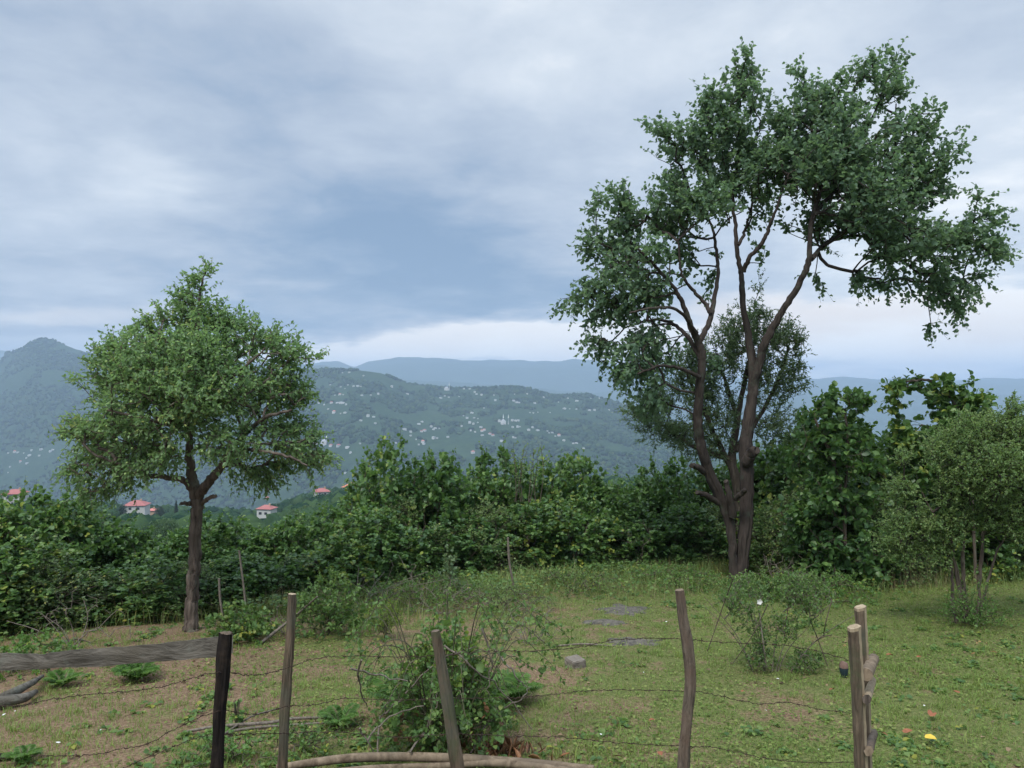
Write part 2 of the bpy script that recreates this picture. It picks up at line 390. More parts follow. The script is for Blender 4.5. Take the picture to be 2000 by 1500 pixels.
# ------------------------------------------------------------ the land
edge_px = [-800, 0, 372, 600, 900, 1150, 1400, 1700, 2000, 2800]
edge_d = [9.0, 9.3, 10.4, 10.9, 13.0, 14.2, 14.6, 12.6, 14.0, 15]
def edge(u): return np.interp(u*F+1000, edge_px, edge_d)
PXK = [-600, 0, 100, 262, 500, 620, 700, 820, 1000, 2600]
C400 = [985, 985, 1004, 1012, 1022, 985, 968, 947, 955, 960]
RA = ([-900, -300, 0, 14, 40, 60, 78, 90, 105, 120, 150, 200, 260, 400, 600, 700, 745, 775, 800, 860, 900, 960, 1000, 1040, 1080, 1105, 1150, 1175, 1215, 1300, 1400, 1600, 2000, 2800],
      [720, 716, 706, 688, 682, 668, 661, 661, 664, 671, 684, 700, 708, 722, 722, 722, 728, 740, 750, 757, 760, 758, 757, 764, 773, 773, 770, 777, 790, 815, 850, 880, 870, 860])
RB = ([-600, 0, 640, 700, 760, 860, 950, 1100, 1200, 1300, 1560, 1700, 1850, 2000, 2600], [700, 694, 715, 735, 742, 740, 752, 762, 768, 775, 765, 772, 765, 772, 770])
RC = ([-600, 0, 600, 640, 662, 690, 720, 780, 860, 910, 950, 1000, 1080, 1118, 1170, 1250, 1400, 1500, 1600, 1650, 1720, 1780, 1850, 1920, 2000, 2600],
      [690, 684, 712, 708, 705, 716, 706, 699, 699, 702, 703, 702, 706, 700, 706, 720, 735, 742, 736, 733, 742, 738, 742, 737, 741, 740])
def wfac(u): return np.interp(u*F+1000, [0, 300, 700, 1300], [1.35, 1.25, 1.0, 1.0])
def near_z(x, y):
    u = x/np.maximum(y, 2.0); e = edge(np.clip(u, -1.3, 1.3)); yy = np.maximum(y, -4)
    t = (y-e)
    drop = .24*np.logaddexp(0, t*1.2)/1.2
    return CZ-1.95-.1*yy-drop+.05*fbm(x*.35, y*.35, 4)+.02*fbm(x*1.7, y*1.7, 3)+.0008*np.abs(x)*0
def land(u, r):
    """height of the land at view tangent u and distance r"""
    u = np.asarray(u, float); r = np.asarray(r, float); px = u*F+1000; w_ = wfac(u)
    z30 = near_z(u*30, np.full_like(u, 30.0))-CZ
    py = lambda tab, d, o=0: -(np.interp(px, tab[0], tab[1])+o-750)/F*d
    c4 = (PXK, C400); ra = RA; rb = RB; rc = RC
    d0 = [(30, z30), (60, -.262*60+u*0), (120, -.225*120+u*0), (250, py(c4, 250, 26)), (400, py(c4, 400)), (560, py(c4, 560, -9)), (680, py(c4, 680, 30)),
          (1000, -195+u*0), (1500*w_, -270*w_), (1850*w_, .5*py(ra, 1850*w_)-.5*.155*1850*w_), (2250*w_, .86*py(ra, 2250*w_)-.14*.155*2250*w_-22), (2600*w_, py(ra, 2600*w_)),
          (3000*w_, py(ra, 3000*w_, 22)), (3900*w_, py(ra, 3900*w_, 75)), (5300, np.minimum(py(rb, 5300, 24), 25)), (5900, py(rb, 5900)), (6500, py(rb, 6500, 18)),
          (7000, py(rc, 7000, 20)), (7800, py(rc, 7800)), (8600, py(rc, 8600, 30)), (11000, py(rc, 11000, 40))]
    z = np.zeros(np.broadcast(u, r).shape)+d0[0][1]
    for (ra_, za), (rb_, zb) in zip(d0[:-1], d0[1:]):
        t = np.clip((r-ra_)/(rb_-ra_), 0, 1); z = np.where(r > ra_, za+(zb-za)*t, z)
    x = u*r
    k = np.clip((r-120)/600, 0, 1)
    kk = .35+.65*np.clip(np.minimum(np.abs(r-2600*w_)/500, 1), 0, 1)
    z = z+k*np.minimum(r*.006, 26)*kk*fbm(x/420+3, r/420+8, 5, .55)*1.6+k*np.minimum(r*.0012, 5)*fbm(x/70, r/70, 3)
    return z+CZ
def hit(px, py, r0, r1=4200):
    """distance at which the sight line meets the land"""
    u = (px-1000)/F; rr = np.linspace(r0, r1, 3000); z = land(np.full_like(rr, u), rr); line = CZ-(py-750)/F*rr
    k = np.nonzero(z >= line)[0]
    return rr[k[0]] if len(k) else None

def ground_mat():
    m, t = newmat('meadow_ground')
    tcn = mk(t, 'ShaderNodeTexCoord').outputs['Object']; s = mk(t, 'ShaderNodeSeparateXYZ', ins={0: tcn}).outputs
    n1 = noise(t, tcn, .8, 6, .62).outputs[0]; n2 = noise(t, tcn, 5, 6, .65).outputs[0]; n3 = noise(t, tcn, 38, 4, .7).outputs[0]
    soil = ramp(t, n3, [(.28, (.085, .055, .034)), (.5, (.20, .132, .084)), (.72, (.32, .23, .15))])
    red = ramp(t, n3, [(.25, (.10, .050, .032)), (.75, (.26, .14, .09))])
    soil = mixc(t, ramp(t, n1, [(.52, (0, 0, 0)), (.66, (.7, .7, .7))]), soil, red)
    green = ramp(t, n3, [(.28, (.050, .068, .022)), (.5, (.122, .142, .046)), (.72, (.225, .215, .088))])
    wx = mth(t, 'MULTIPLY_ADD', s[0], .060, .55)   # the bare soil lies on the downhill side
    f = mth(t, 'ADD', wx, mth(t, 'MULTIPLY_ADD', n1, 1.5, -.75)); f = mth(t, 'ADD', f, mth(t, 'MULTIPLY_ADD', n2, 1.2, -.6))
    c = mixc(t, ramp(t, f, [(.38, (0, 0, 0)), (.66, (1, 1, 1))]), soil, green)
    bp = mk(t, 'ShaderNodeBump', ins={'Height': mth(t, 'ADD', n3, n2), 'Strength': .9, 'Distance': .03}).outputs[0]
    outp(t, mk(t, 'ShaderNodeBsdfPrincipled', ins={'Base Color': c, 'Roughness': .95, 'Specular IOR Level': .1, 'Normal': bp}).outputs[0]); return m
def hill_mat():
    m, t = newmat('wooded_hill')
    tcn = mk(t, 'ShaderNodeTexCoord').outputs['Object']
    n1 = noise(t, tcn, .006, 6, .6).outputs[0]; n2 = noise(t, tcn, .035, 5, .7).outputs[0]
    a = ramp(t, n2, [(.25, (.016, .034, .020)), (.55, (.030, .056, .028)), (.8, (.050, .080, .034))])
    b = ramp(t, n2, [(.25, (.030, .055, .024)), (.8, (.075, .105, .045))])
    c = mixc(t, ramp(t, n1, [(.5, (0, 0, 0)), (.7, (.4, .4, .4))]), a, b)
    bp = mk(t, 'ShaderNodeBump', ins={'Height': n2, 'Strength': .6, 'Distance': 6}).outputs[0]
    outp(t, mk(t, 'ShaderNodeBsdfPrincipled', ins={'Base Color': c, 'Roughness': 1, 'Specular IOR Level': 0, 'Normal': bp}).outputs[0]); return m
M['ground'] = ground_mat(); M['hill'] = hill_mat()
def sheet(name, xs, ys, zf, mat, polar=False):
    U, Rr = np.meshgrid(xs, ys)
    if polar: Xg = U*Rr; Z_ = zf(U, Rr)
    else: Xg = U; Z_ = zf(U, Rr)
    v = np.stack([Xg, Rr, Z_], -1).reshape(-1, 3); n = len(xs); m = len(ys)
    i = np.arange(m-1)[:, None]*n; j = np.arange(n-1)[None]
    f = np.stack([i+j, i+j+1, i+n+j+1, i+n+j], -1).reshape(-1, 4)
    mb = MB(); mb.add(v, f); return tag(build(mb, name, mat), kind='structure')
def gz(x, y):
    x = np.asarray(x, float); y = np.asarray(y, float)
    return near_z(x, y)
def gzf(x, y): return float(gz(x, y))
sheet('ground', np.linspace(-45, 45, 361), np.concatenate([np.linspace(-12, 3, 20), np.linspace(3.1, 16, 130), np.linspace(16.3, 30, 40)]), lambda x, y: near_z(x, y), M['ground'])
us = np.linspace(-1.45, 1.45, 620)
sheet('hills', us, np.concatenate([np.geomspace(30, 400, 60), np.geomspace(408, 1400, 70), np.linspace(1415, 5200, 250)]), land, M['hill'], True)
sheet('mountains', us, np.concatenate([np.linspace(5200, 8800, 150), np.linspace(8900, 11000, 12)]), land, M['hill'], True)

# far woods: one mass of tree crowns on the hill across the valley
def wood(name, r0, r1, n, s0, s1, label, umin=-.85, umax=.75, mat='hillwood'):
    ico = []; t = (1+5**.5)/2
    for a, b in ((-1, t), (1, t), (-1, -t), (1, -t)): ico += [(a, b, 0)]
    for a, b in ((-1, t), (1, t), (-1, -t), (1, -t)): ico += [(0, a, b)]
    for a, b in ((t, -1), (t, 1), (-t, -1), (-t, 1)): ico += [(a, 0, b)]
    ico = nrm(np.array(ico, float))
    fc = np.array([(0, 11, 5), (0, 5, 1), (0, 1, 7), (0, 7, 10), (0, 10, 11), (1, 5, 9), (5, 11, 4), (11, 10, 2), (10, 7, 6), (7, 1, 8), (3, 9, 4), (3, 4, 2), (3, 2, 6), (3, 6, 8), (3, 8, 9), (4, 9, 5), (2, 4, 11), (6, 2, 10), (8, 6, 7), (9, 8, 1)])
    u = rng.uniform(umin, umax, n); r = np.sqrt(rng.uniform(r0**2, r1**2, n)); r = r*np.where(r > 1300, wfac(u), 1)
    keep = fbm(u*r/160, r/160, 3) > -.22
    u = u[keep]; r = r[keep]; keep = np.ones(len(u), bool)
    for hx, hy in HOUSES:
        keep &= ~((np.abs(u-hx/hy)*hy < 11+.004*hy) & (r > hy-(60 if hy > 900 else 110)) & (r < hy+7))
    u = u[keep]; r = r[keep]; n = len(u)
    s = rng.uniform(s0, s1, n); z = land(u, r)
    jit = rng.uniform(.7, 1.3, (n, 12, 1))
    v = np.stack([u*r, r, z+s*.5], -1)[:, None]+ico[None]*jit*(s[:, None, None]*V(1, 1, 1.05))
    f = (fc[None]+(np.arange(n)*12)[:, None, None]).reshape(-1, 3)
    mb = MB(); mb.add(v, f, np.repeat(rng.random(n), 12))
    return tag(build(mb, name, M[mat]), label, None, None, 'stuff')
M['hillwood'] = leafmat('hill_wood', (.012, .030, .018), (.026, .052, .026), (.045, .078, .032), 0, .9, spec=0)

# ------------------------------------------------------------ houses
def box(mb, x0, x1, y0, y1, z0, z1, mat=0):
    v = [(x, y, z) for z in (z0, z1) for y in (y0, y1) for x in (x0, x1)]
    mb.add(v, [(0, 2, 3, 1), (4, 5, 7, 6), (0, 1, 5, 4), (2, 6, 7, 3), (0, 4, 6, 2), (1, 3, 7, 5)], .5, mat)
def hip(mb, x0, x1, y0, y1, z0, z1, mat=0):
    k = (y1-y0)*.42; ym = (y0+y1)/2; zb = z0-.15
    v = [(x0, y0, z0), (x1, y0, z0), (x1, y1, z0), (x0, y1, z0), (x0+k, ym, z1), (x1-k, ym, z1), (x0, y0, zb), (x1, y0, zb), (x1, y1, zb), (x0, y1, zb)]
    mb.add(v, [(0, 1, 5, 4), (2, 3, 4, 5)], .5, mat); mb.add(v, [(1, 2, 5), (3, 0, 4)], .5, mat)
    mb.add(v, [(6, 7, 1, 0), (7, 8, 2, 1), (8, 9, 3, 2), (9, 6, 0, 3), (9, 8, 7, 6)], .5, mat)
HOUSES = []
def at_land(px, py, r0):
    r = hit(px, py, r0)
    if r is None: r = r0
    u = (px-1000)/F; HOUSES.append((u*r, r))
    return V(u*r, r, float(land(V(u), V(r))[0])), r
def big_house(px, py, r0, wd, dp, ht, roofm, label, wallm='brickwall', rows=((.62, (.24, .62), .13, .22), (.2, (.2, .45, .7), .09, .16)), rot=0.0, rr=.22):
    loc, r = at_land(px, py, r0)
    t = thing('house', loc, label, 'house', 'houses on the slope below the hedge'); t.rotation_euler.z = rot
    mb = MB(); box(mb, -wd/2, wd/2, 0, dp, -3, ht); wl = build(mb, 'wall', M[wallm], t, smooth=False)
    mb = MB(); hip(mb, -wd/2-.5, wd/2+.5, -.5, dp+.5, ht+.02, ht+wd*rr); rf = build(mb, 'roof', M[roofm], t, smooth=False)
    mb = MB(); box(mb, wd*.18, wd*.18+.7, dp*.4, dp*.4+.7, ht, ht+wd*rr+.7); build(mb, 'chimney', M['tan'], rf, smooth=False)
    for zf, xs, ww, hh in rows:
        for xf in xs:
            mb = MB(); x = -wd/2+wd*xf; box(mb, x, x+wd*ww, -.06, .2, ht*zf, ht*(zf+hh)); build(mb, 'window', M['glass'], t, smooth=False)
    return t
big_house(262, 1009, 320, 10.4, 8, 5.6, 'roof_red', 'white two-storey house with a red roof and two dark upper windows', rot=.12)
big_house(293, 1008, 330, 4.2, 5, 3.0, 'roof_pink', 'low shed with a faded red roof beside the white two-storey house', 'tan', rows=())
big_house(515, 1019, 300, 7.2, 6, 6.0, 'roof_red', 'narrow white house with a red roof between the thin trunks and the hedge', rows=((.55, (.15, .55), .2, .2),), rot=-.2)
big_house(522, 975, 420, 8.5, 6, 3.6, 'roof_pink', 'small tan house uphill of the narrow white house', 'tan', rows=())
big_house(24, 990, 300, 9.0, 7, 6.2, 'roof_red', 'house with a wide red roof rising above the hazel hedge by the photo edge', rot=.15)
big_house(630, 976, 400, 8.0, 7, 4.5, 'roof_red', 'red roofed house lowest in the cluster behind the hedge gap', rot=.4)
big_house(650, 962, 430, 5.5, 5, 3.2, 'roof_orange', 'small brown roofed house between two larger red roofs', 'tan', rows=())
big_house(678, 964, 440, 7.5, 6, 4.0, 'roof_orange', 'house with an orange tiled roof just below the white block', rot=-.3, rows=())
big_house(688, 948, 470, 8.5, 6, 4.5, 'roof_orange', 'white house with rows of windows, topmost of the hedge gap cluster', rows=((.55, (.1, .32, .54, .76), .1, .25),))
big_house(820, 937, 470, 8, 7, 3.0, 'roof_red', 'lone red roof glimpsed through the tallest hedge bush', rows=())

def small_house_mesh(wd, dp, ht, rf, wall='brickwall', rise=.25):
    mb = MB(); box(mb, -wd/2, wd/2, -dp/2, dp/2, -2.5, ht, 0)
    hip(mb, -wd/2-.4, wd/2+.4, -dp/2-.4, dp/2+.4, ht+.02, ht+wd*rise, 1)
    return mb.mesh('far_house', [M[wall], M[rf]], False)
HM = {'w': [small_house_mesh(10, 8, 5.5, 'roof_grey', rise=.1), small_house_mesh(13, 8, 4.5, 'roof_grey', rise=.12), small_house_mesh(9, 8, 7.5, 'roof_grey', rise=.1)],
      'r': [small_house_mesh(12, 9, 5.5, 'roof_red'), small_house_mesh(11, 9, 6.5, 'roof_pink')], 's': [small_house_mesh(6.5, 6, 4, 'roof_grey', rise=.1)]}
HK = {'w': 'pale', 'r': 'red-roofed', 's': 'tiny grey'}
def village(where, pts):
    for p in pts:
        px, py, k = p[:3]; loc, r = at_land(px, py+2, 1100)
        o = link('village_house', random.choice(HM[k])); o.location = loc; o.rotation_euler.z = random.uniform(-.7, .7)
        s = random.uniform(.52, .8); o.scale = (s, s, s)
        tag(o, f'{HK[k]} far-off house {where}', 'house', 'houses scattered over the far hillside')
Z1 = lambda l, x0=600, y0=690, s=.175: [(x0+s*a, y0+s*b, k) for a, b, k in l]
village('high on the hill under its rounded top', Z1([(395, 210, 's'), (470, 207, 'w'), (628, 242, 's'), (258, 345, 's'), (375, 368, 's'), (420, 388, 's'), (455, 347, 's'), (518, 362, 'w'), (565, 360, 'w'), (597, 362, 's'), (945, 368, 'w')]))
village('in the row just right of the plum tree crown', Z1([(135, 547, 'w'), (190, 567, 's'), (270, 547, 'r'), (335, 547, 'w'), (375, 547, 'w'), (400, 550, 'w'), (435, 566, 'w'), (235, 617, 's'), (300, 655, 'r'), (373, 665, 's'), (425, 657, 'w'), (310, 460, 's'), (365, 455, 'r'), (402, 455, 's')]))
village('alone in the fields below the rounded hilltop', Z1([(610, 465, 'w'), (710, 460, 's'), (793, 450, 'w'), (1118, 447, 'w'), (680, 698, 'w'), (742, 703, 'w'), (600, 745, 'w'), (760, 775, 's')]))
village('near the single minaret on the skyline', Z1([(1490, 492, 'w'), (1535, 470, 's'), (1580, 485, 's'), (1695, 475, 's'), (1715, 384, 'w'), (1750, 390, 'w'), (1815, 390, 'w'), (1870, 430, 'w'), (1890, 450, 'w'), (1945, 460, 'w')]))
village('in the lower cluster above the tallest hedge bush', Z1([(1085, 845, 'w'), (1155, 875, 'w'), (1245, 785, 'w'), (1283, 758, 'w'), (1275, 868, 'r'), (1310, 858, 'r'), (1385, 815, 'w'), (1410, 845, 'w'), (1430, 830, 'w'), (1475, 833, 's'), (1155, 915, 's'), (1215, 955, 's'), (1300, 1005, 'w'), (1290, 985, 'r'), (1410, 945, 'w'), (1450, 942, 's'), (1570, 930, 'w'), (1245, 1010, 's'), (990, 992, 's')]))
village('beside the lone minaret by the plum tree', Z1([(20, 995, 'w'), (75, 985, 'r'), (110, 1000, 'w'), (265, 1028, 'r'), (350, 1030, 'r'), (450, 1045, 'w'), (485, 1103, 's'), (590, 1000, 's'), (425, 1330, 's')]))
village('in the red-roofed village mid-slope', Z1([(125, 660, 'w'), (70, 720, 'w'), (30, 690, 's'), (150, 715, 's'), (190, 722, 's'), (100, 770, 'w'), (140, 785, 'w'), (190, 765, 's'), (225, 820, 'w'), (262, 852, 'r'), (235, 865, 'r'), (110, 858, 'w'), (160, 872, 's'), (240, 910, 'w'), (325, 895, 'r'), (358, 912, 'r'), (10, 810, 'w'), (135, 1105, 'r')], 900))
village('around the twin minarets', Z1([(430, 755, 'w'), (465, 785, 'w'), (575, 745, 'w'), (610, 748, 'w'), (640, 745, 'w'), (580, 820, 'w'), (633, 818, 'w'), (655, 815, 'w'), (455, 975, 'w'), (585, 935, 'w'), (610, 938, 's')], 900))
village('along the skyline right of the rise', Z1([(370, 460, 's'), (385, 520, 'w'), (590, 525, 'w'), (625, 543, 'w'), (650, 545, 'w'), (600, 450, 's'), (740, 447, 'w'), (925, 485, 'w'), (825, 550, 'w'), (1195, 495, 's'), (1295, 527, 'w'), (1450, 495, 's'), (1545, 493, 's'), (1090, 537, 's'), (260, 603, 's')], 900))
village('on the middle slope nearest the pear tree', Z1([(770, 655, 's'), (810, 658, 's'), (860, 650, 's'), (995, 655, 's'), (1157, 612, 'w'), (1215, 613, 's'), (1290, 617, 's'), (1435, 630, 'w'), (1492, 630, 'w'), (1655, 625, 's'), (1690, 652, 's')], 900))
village('in the descending row down to the hedge tops', Z1([(757, 850, 'w'), (800, 820, 'w'), (857, 855, 'w'), (965, 862, 's'), (985, 880, 's'), (1020, 880, 's'), (1055, 918, 's'), (1095, 913, 'r'), (1150, 968, 'w'), (1255, 1000, 's'), (1290, 997, 'w'), (1370, 1063, 'w')], 900))
village('at the foot of the conical mountain', [(16+.2533*a, 640+.2533*b, k) for a, b, k in [(0, 962, 's'), (50, 955, 'r'), (75, 958, 'w'), (120, 962, 's'), (180, 943, 'w'), (255, 935, 'w'), (325, 950, 'w'), (345, 935, 'w'), (140, 1000, 's'), (165, 980, 'w'), (240, 982, 'w'), (95, 1030, 'r'), (145, 1042, 'w'), (15, 1068, 's'), (0, 1112, 's'), (500, 953, 'w'), (525, 950, 'w')]])
def mosque(px, py, hts, label):
    loc, r = at_land(px, py+2, 1100)
    t = thing('mosque', loc, label, 'mosque')
    mb = MB(); box(mb, -7, 7, -6, 6, -3, 7); build(mb, 'wall', M['brickwall'], t, smooth=False)
    mb = MB(); a = np.linspace(0, math.pi/2, 7)
    path = [(0, 0, 7+5*math.sin(x)) for x in a]; tube(mb, path, [6*math.cos(x)+.02 for x in a], 16); build(mb, 'dome', M['roof_grey'], t)
    for dx, h in hts:
        mb = MB(); tube(mb, [(dx, 0, -2), (dx, 0, h*.6), (dx, 0, h*.6), (dx, 0, h*.62), (dx, 0, h*.62), (dx, 0, h*.8), (dx, 0, h)], [1.5, 1.3, 2.2, 2.2, 1.1, 1.0, .05], 10); build(mb, 'minaret', M['petal'], t)
mosque(872, 760, [(9, 26)], 'white mosque with one slim minaret on the far skyline')
mosque(983, 826, [(0, 27), (14, 26)], 'mosque with two white minarets in the hillside village')
mosque(633, 866, [(6, 28)], 'mosque whose minaret rises beside the plum tree crown')

wood('far_woods', 1350, 2850, 52000, 3, 7, 'distant woods covering the hill across the valley')
wood('valley_woods', 170, 700, 5200, 2.2, 4.4, 'green woods on the slope below the hedge', -.75, .3)

# ------------------------------------------------------------ trees
def limbs(t, specs, mat, d0, name0='trunk', nseg=7, rough=.16):
    """each limb: list of (px, py, radius_px, depth offset); the first is the trunk"""
    skel = []; org = np.array(t.location)
    for k, sp in enumerate(specs):
        pts = np.array([P(a[0], a[1], d0+(a[3] if len(a) > 3 else 0)) for a in sp]); rad = np.array([a[2]/F*d0 for a in sp])
        q = catmull(np.column_stack([pts, rad]), nseg)
        path = q[:, :3]; path = path+rng.normal(size=path.shape)*.006
        mb = MB(); tube(mb, path, np.maximum(q[:, 3], .006), 40 if k < 3 else 14, rough, groove=.16 if k < 3 else .08, freq=3, flute=.12 if k == 0 else 0, seed=k)
        build(mb, name0 if k == 0 else 'branch', mat, t, org); skel.append(path)
    return skel
def dress(t, skel, att, alpha, leaf_mat, twig_mat, L, n, ln, wd, tpl, centre, upb=.5, out=.6, droop=.2, tip=.004, cap=.045, spread=.9, dropf=None, per=1):
    org = np.array(t.location)
    nodes, par, ends, Mn = grow(np.vstack(skel), att, alpha)
    mt = MB(); twigs(mt, nodes, par, ends, Mn, tip, 5, cap)
    ml = MB(); B = nodes[ends]; back = nrm(nodes[ends]-nodes[par[ends]])
    for q in range(per):
        o = nrm(B-centre)
        d = back*.5+o*out+V(0, 0, upb)+rng.normal(size=B.shape)*(.45 if q == 0 else .8)
        if dropf is not None: d = d+dropf(B)
        shoots(ml, mt, B, d, rng.uniform(.6, 1.25, len(B))*L, n, ln, wd, tpl, droop, spread=spread)
    build(mt, 'twigs', twig_mat, t, org); build(ml, 'foliage', leaf_mat, t, org)
    return nodes

# pear tree with two stems
D = 12.4
base = P(1440, 1135, D); base[2] = gzf(base[0], base[1])
pear = thing('pear_tree', base, 'tall two-stemmed tree with a wide dark crown leaning over the meadow', 'tree')
sk = limbs(pear, [
    [(1446, 1165, 14), (1449, 1120, 11.5), (1454, 1050, 12), (1459, 980, 12.5), (1458, 920, 12.7), (1457, 860, 12.3), (1466, 800, 11.1), (1472, 740, 9.4), (1462, 660, 7.0), (1452, 600, 5.9), (1449, 545, 5.2), (1441, 500, 4.3, .1), (1436, 440, 3.6, .2), (1430, 380, 3.0, .3), (1415, 300, 2.5, .4)],
    [(1438, 1160, 11), (1433, 1100, 8.8), (1428, 1040, 8.8), (1415, 990, 10.7), (1388, 930, 10.2, -.1), (1372, 880, 9.8, -.2), (1362, 830, 9.0, -.3), (1366, 770, 8.2, -.4), (1370, 700, 7.4, -.5), (1364, 668, 7.4, -.5), (1350, 640, 5.7, -.6), (1336, 600, 4.5, -.7), (1318, 565, 3.7, -.8), (1280, 520, 2.9, -.9), (1240, 480, 2.0, -1)],
    [(1470, 760, 9.8), (1485, 700, 8.2, -.1), (1500, 655, 7.4, -.2), (1530, 605, 6.2, -.3), (1560, 555, 5.7, -.4), (1578, 515, 5.3, -.5), (1582, 470, 4.5, -.5), (1586, 430, 4.9, -.4), (1600, 380, 4.1, -.3), (1620, 300, 2.9, -.2), (1640, 220, 1.6, 0)],
    [(1367, 665, 5.7, -.5), (1385, 630, 5.3, -.4), (1394, 590, 4.5, -.3), (1402, 540, 3.7, -.2), (1400, 495, 3.3, -.1), (1392, 450, 2.5, 0), (1370, 390, 1.6, .1)],
    [(1388, 612, 4.1, -.4), (1375, 590, 3.7, -.3), (1352, 565, 3.3, -.3), (1330, 530, 2.5, -.4), (1325, 470, 1.6, -.4)],
    [(1452, 530, 4.9), (1465, 500, 4.5, -.1), (1485, 480, 4.1, -.2), (1500, 450, 3.3, -.3), (1515, 410, 2.5, -.4), (1540, 340, 1.6, -.5)],
    [(1442, 480, 3.3, .1), (1455, 450, 2.9, .3), (1465, 415, 2.5, .5), (1480, 350, 1.6, .8)],
    [(1585, 505, 4.9, -.5), (1610, 478, 3.3, .2), (1650, 450, 2.6, .8), (1710, 440, 2.1, 1), (1780, 450, 1.6, 1), (1850, 480, 1.2, .9)],
    [(1590, 420, 4.1, -.4), (1625, 380, 3.3, 0), (1680, 330, 2.9, .4), (1740, 280, 2.0, .6), (1750, 200, 1.2, .6)],
    [(1368, 700, 4.9, -.5), (1345, 660, 4.1, -.3), (1310, 630, 3.3, 0), (1270, 625, 2.5, .3), (1220, 640, 1.6, .4)],
    [(1360, 650, 4.1, -.6), (1330, 610, 2.9, -1), (1290, 600, 2.5, -1.3), (1230, 610, 1.6, -1.5)],
    [(1366, 735, 4.1, -.5), (1330, 720, 3.3, -.7), (1290, 715, 2.5, -.9), (1245, 730, 1.6, -1)],
    [(1415, 985, 7.4), (1392, 975, 5.7, -.1), (1378, 966, 5.3, -.2), (1362, 962, 4.1, -.3)],
    [(1378, 925, 6.6, -.1), (1362, 912, 5.7, -.3), (1350, 910, 4.5, -.4)],
    [(1432, 1010, 7.4, -.1), (1425, 970, 6.6, -.2), (1418, 940, 4.9, -.25)],
    [(1436, 975, 4.9, -.2), (1450, 962, 4.5, -.35), (1456, 958, 3.7, -.45)],
    [(1458, 905, 10.7, -.1), (1468, 885, 10.7, -.2), (1477, 880, 7.4, -.25)],
], M['bark_dark'], D)
PB = [(1452, 155, 34, 48, .2), (1445, 230, 66, 62, .2), (1380, 205, 16, 38), (1395, 265, 44, 44), (1300, 262, 40, 26, -.3), (1345, 310, 62, 50), (1475, 300, 80, 60, .3), (1548, 180, 30, 42), (1560, 250, 56, 60), (1620, 200, 52, 66, .2),
      (1688, 158, 24, 52), (1740, 140, 22, 42, .3), (1715, 205, 44, 44, .2), (1652, 290, 112, 70, -.3), (1650, 300, 100, 70, .8), (1775, 275, 60, 58), (1825, 305, 44, 40), (1860, 300, 18, 22), (1560, 350, 100, 62, -.4), (1540, 350, 90, 60, .7),
      (1690, 390, 120, 64, -.6), (1710, 390, 110, 66, .6), (1800, 370, 52, 52), (1650, 460, 84, 40), (1740, 470, 92, 50, -.5), (1760, 480, 80, 44, .6), (1830, 490, 70, 50), (1895, 480, 50, 48), (1940, 495, 24, 20), (1925, 430, 28, 26), (1905, 395, 12, 22),
      (1815, 545, 60, 34), (1860, 580, 22, 42), (1805, 610, 14, 34), (1812, 660, 12, 30), (1655, 535, 36, 22), (1602, 540, 14, 18), (1890, 550, 30, 22), (1730, 540, 40, 20),
      (1430, 360, 84, 54, .4), (1400, 400, 60, 40, -.6), (1335, 390, 72, 56), (1255, 430, 50, 46), (1215, 405, 30, 38), (1165, 410, 9, 46), (1160, 455, 26, 22), (1200, 490, 54, 50), (1255, 520, 70, 46, -.6), (1250, 500, 60, 50, .6),
      (1175, 560, 46, 40), (1120, 588, 26, 16), (1200, 600, 60, 34), (1270, 570, 54, 40, -.5), (1320, 460, 44, 60, .3), (1350, 520, 20, 40, .2, .6), (1400, 520, 16, 44, .2, .5), (1185, 670, 44, 26), (1250, 660, 56, 40, -.4), (1215, 730, 30, 26), (1260, 720, 60, 36, -.6),
      (1290, 770, 40, 30, -.2), (1480, 430, 26, 44, .2, .4), (1500, 500, 22, 18, 0, .5), (1590, 600, 0.5, .5), (1400, 690, 26, 20, 0, .4), (1300, 660, 50, 50, .3, .6), (1560, 440, 40, 34, .2, .8)]
att = in_blobs(PB, D, 56, 1.0, thr=.42, nscale=3.4)
cen = P(1540, 520, D)
def pear_drop(B):
    # the outer side shoots hang, the top ones stand up
    px = B[:, 0]/B[:, 1]*F+1000; py = 750-(B[:, 2]-CZ)/B[:, 1]*F
    return np.where((py > 520)[:, None], V(0, 0, -1.1), V(0, 0, .25))
dress(pear, sk, att, .32, M['pear'], M['bark_dark'], .34, 9, .096, .068, OVAL, cen, .35, .6, .2, .0045, .05, dropf=pear_drop, per=2)

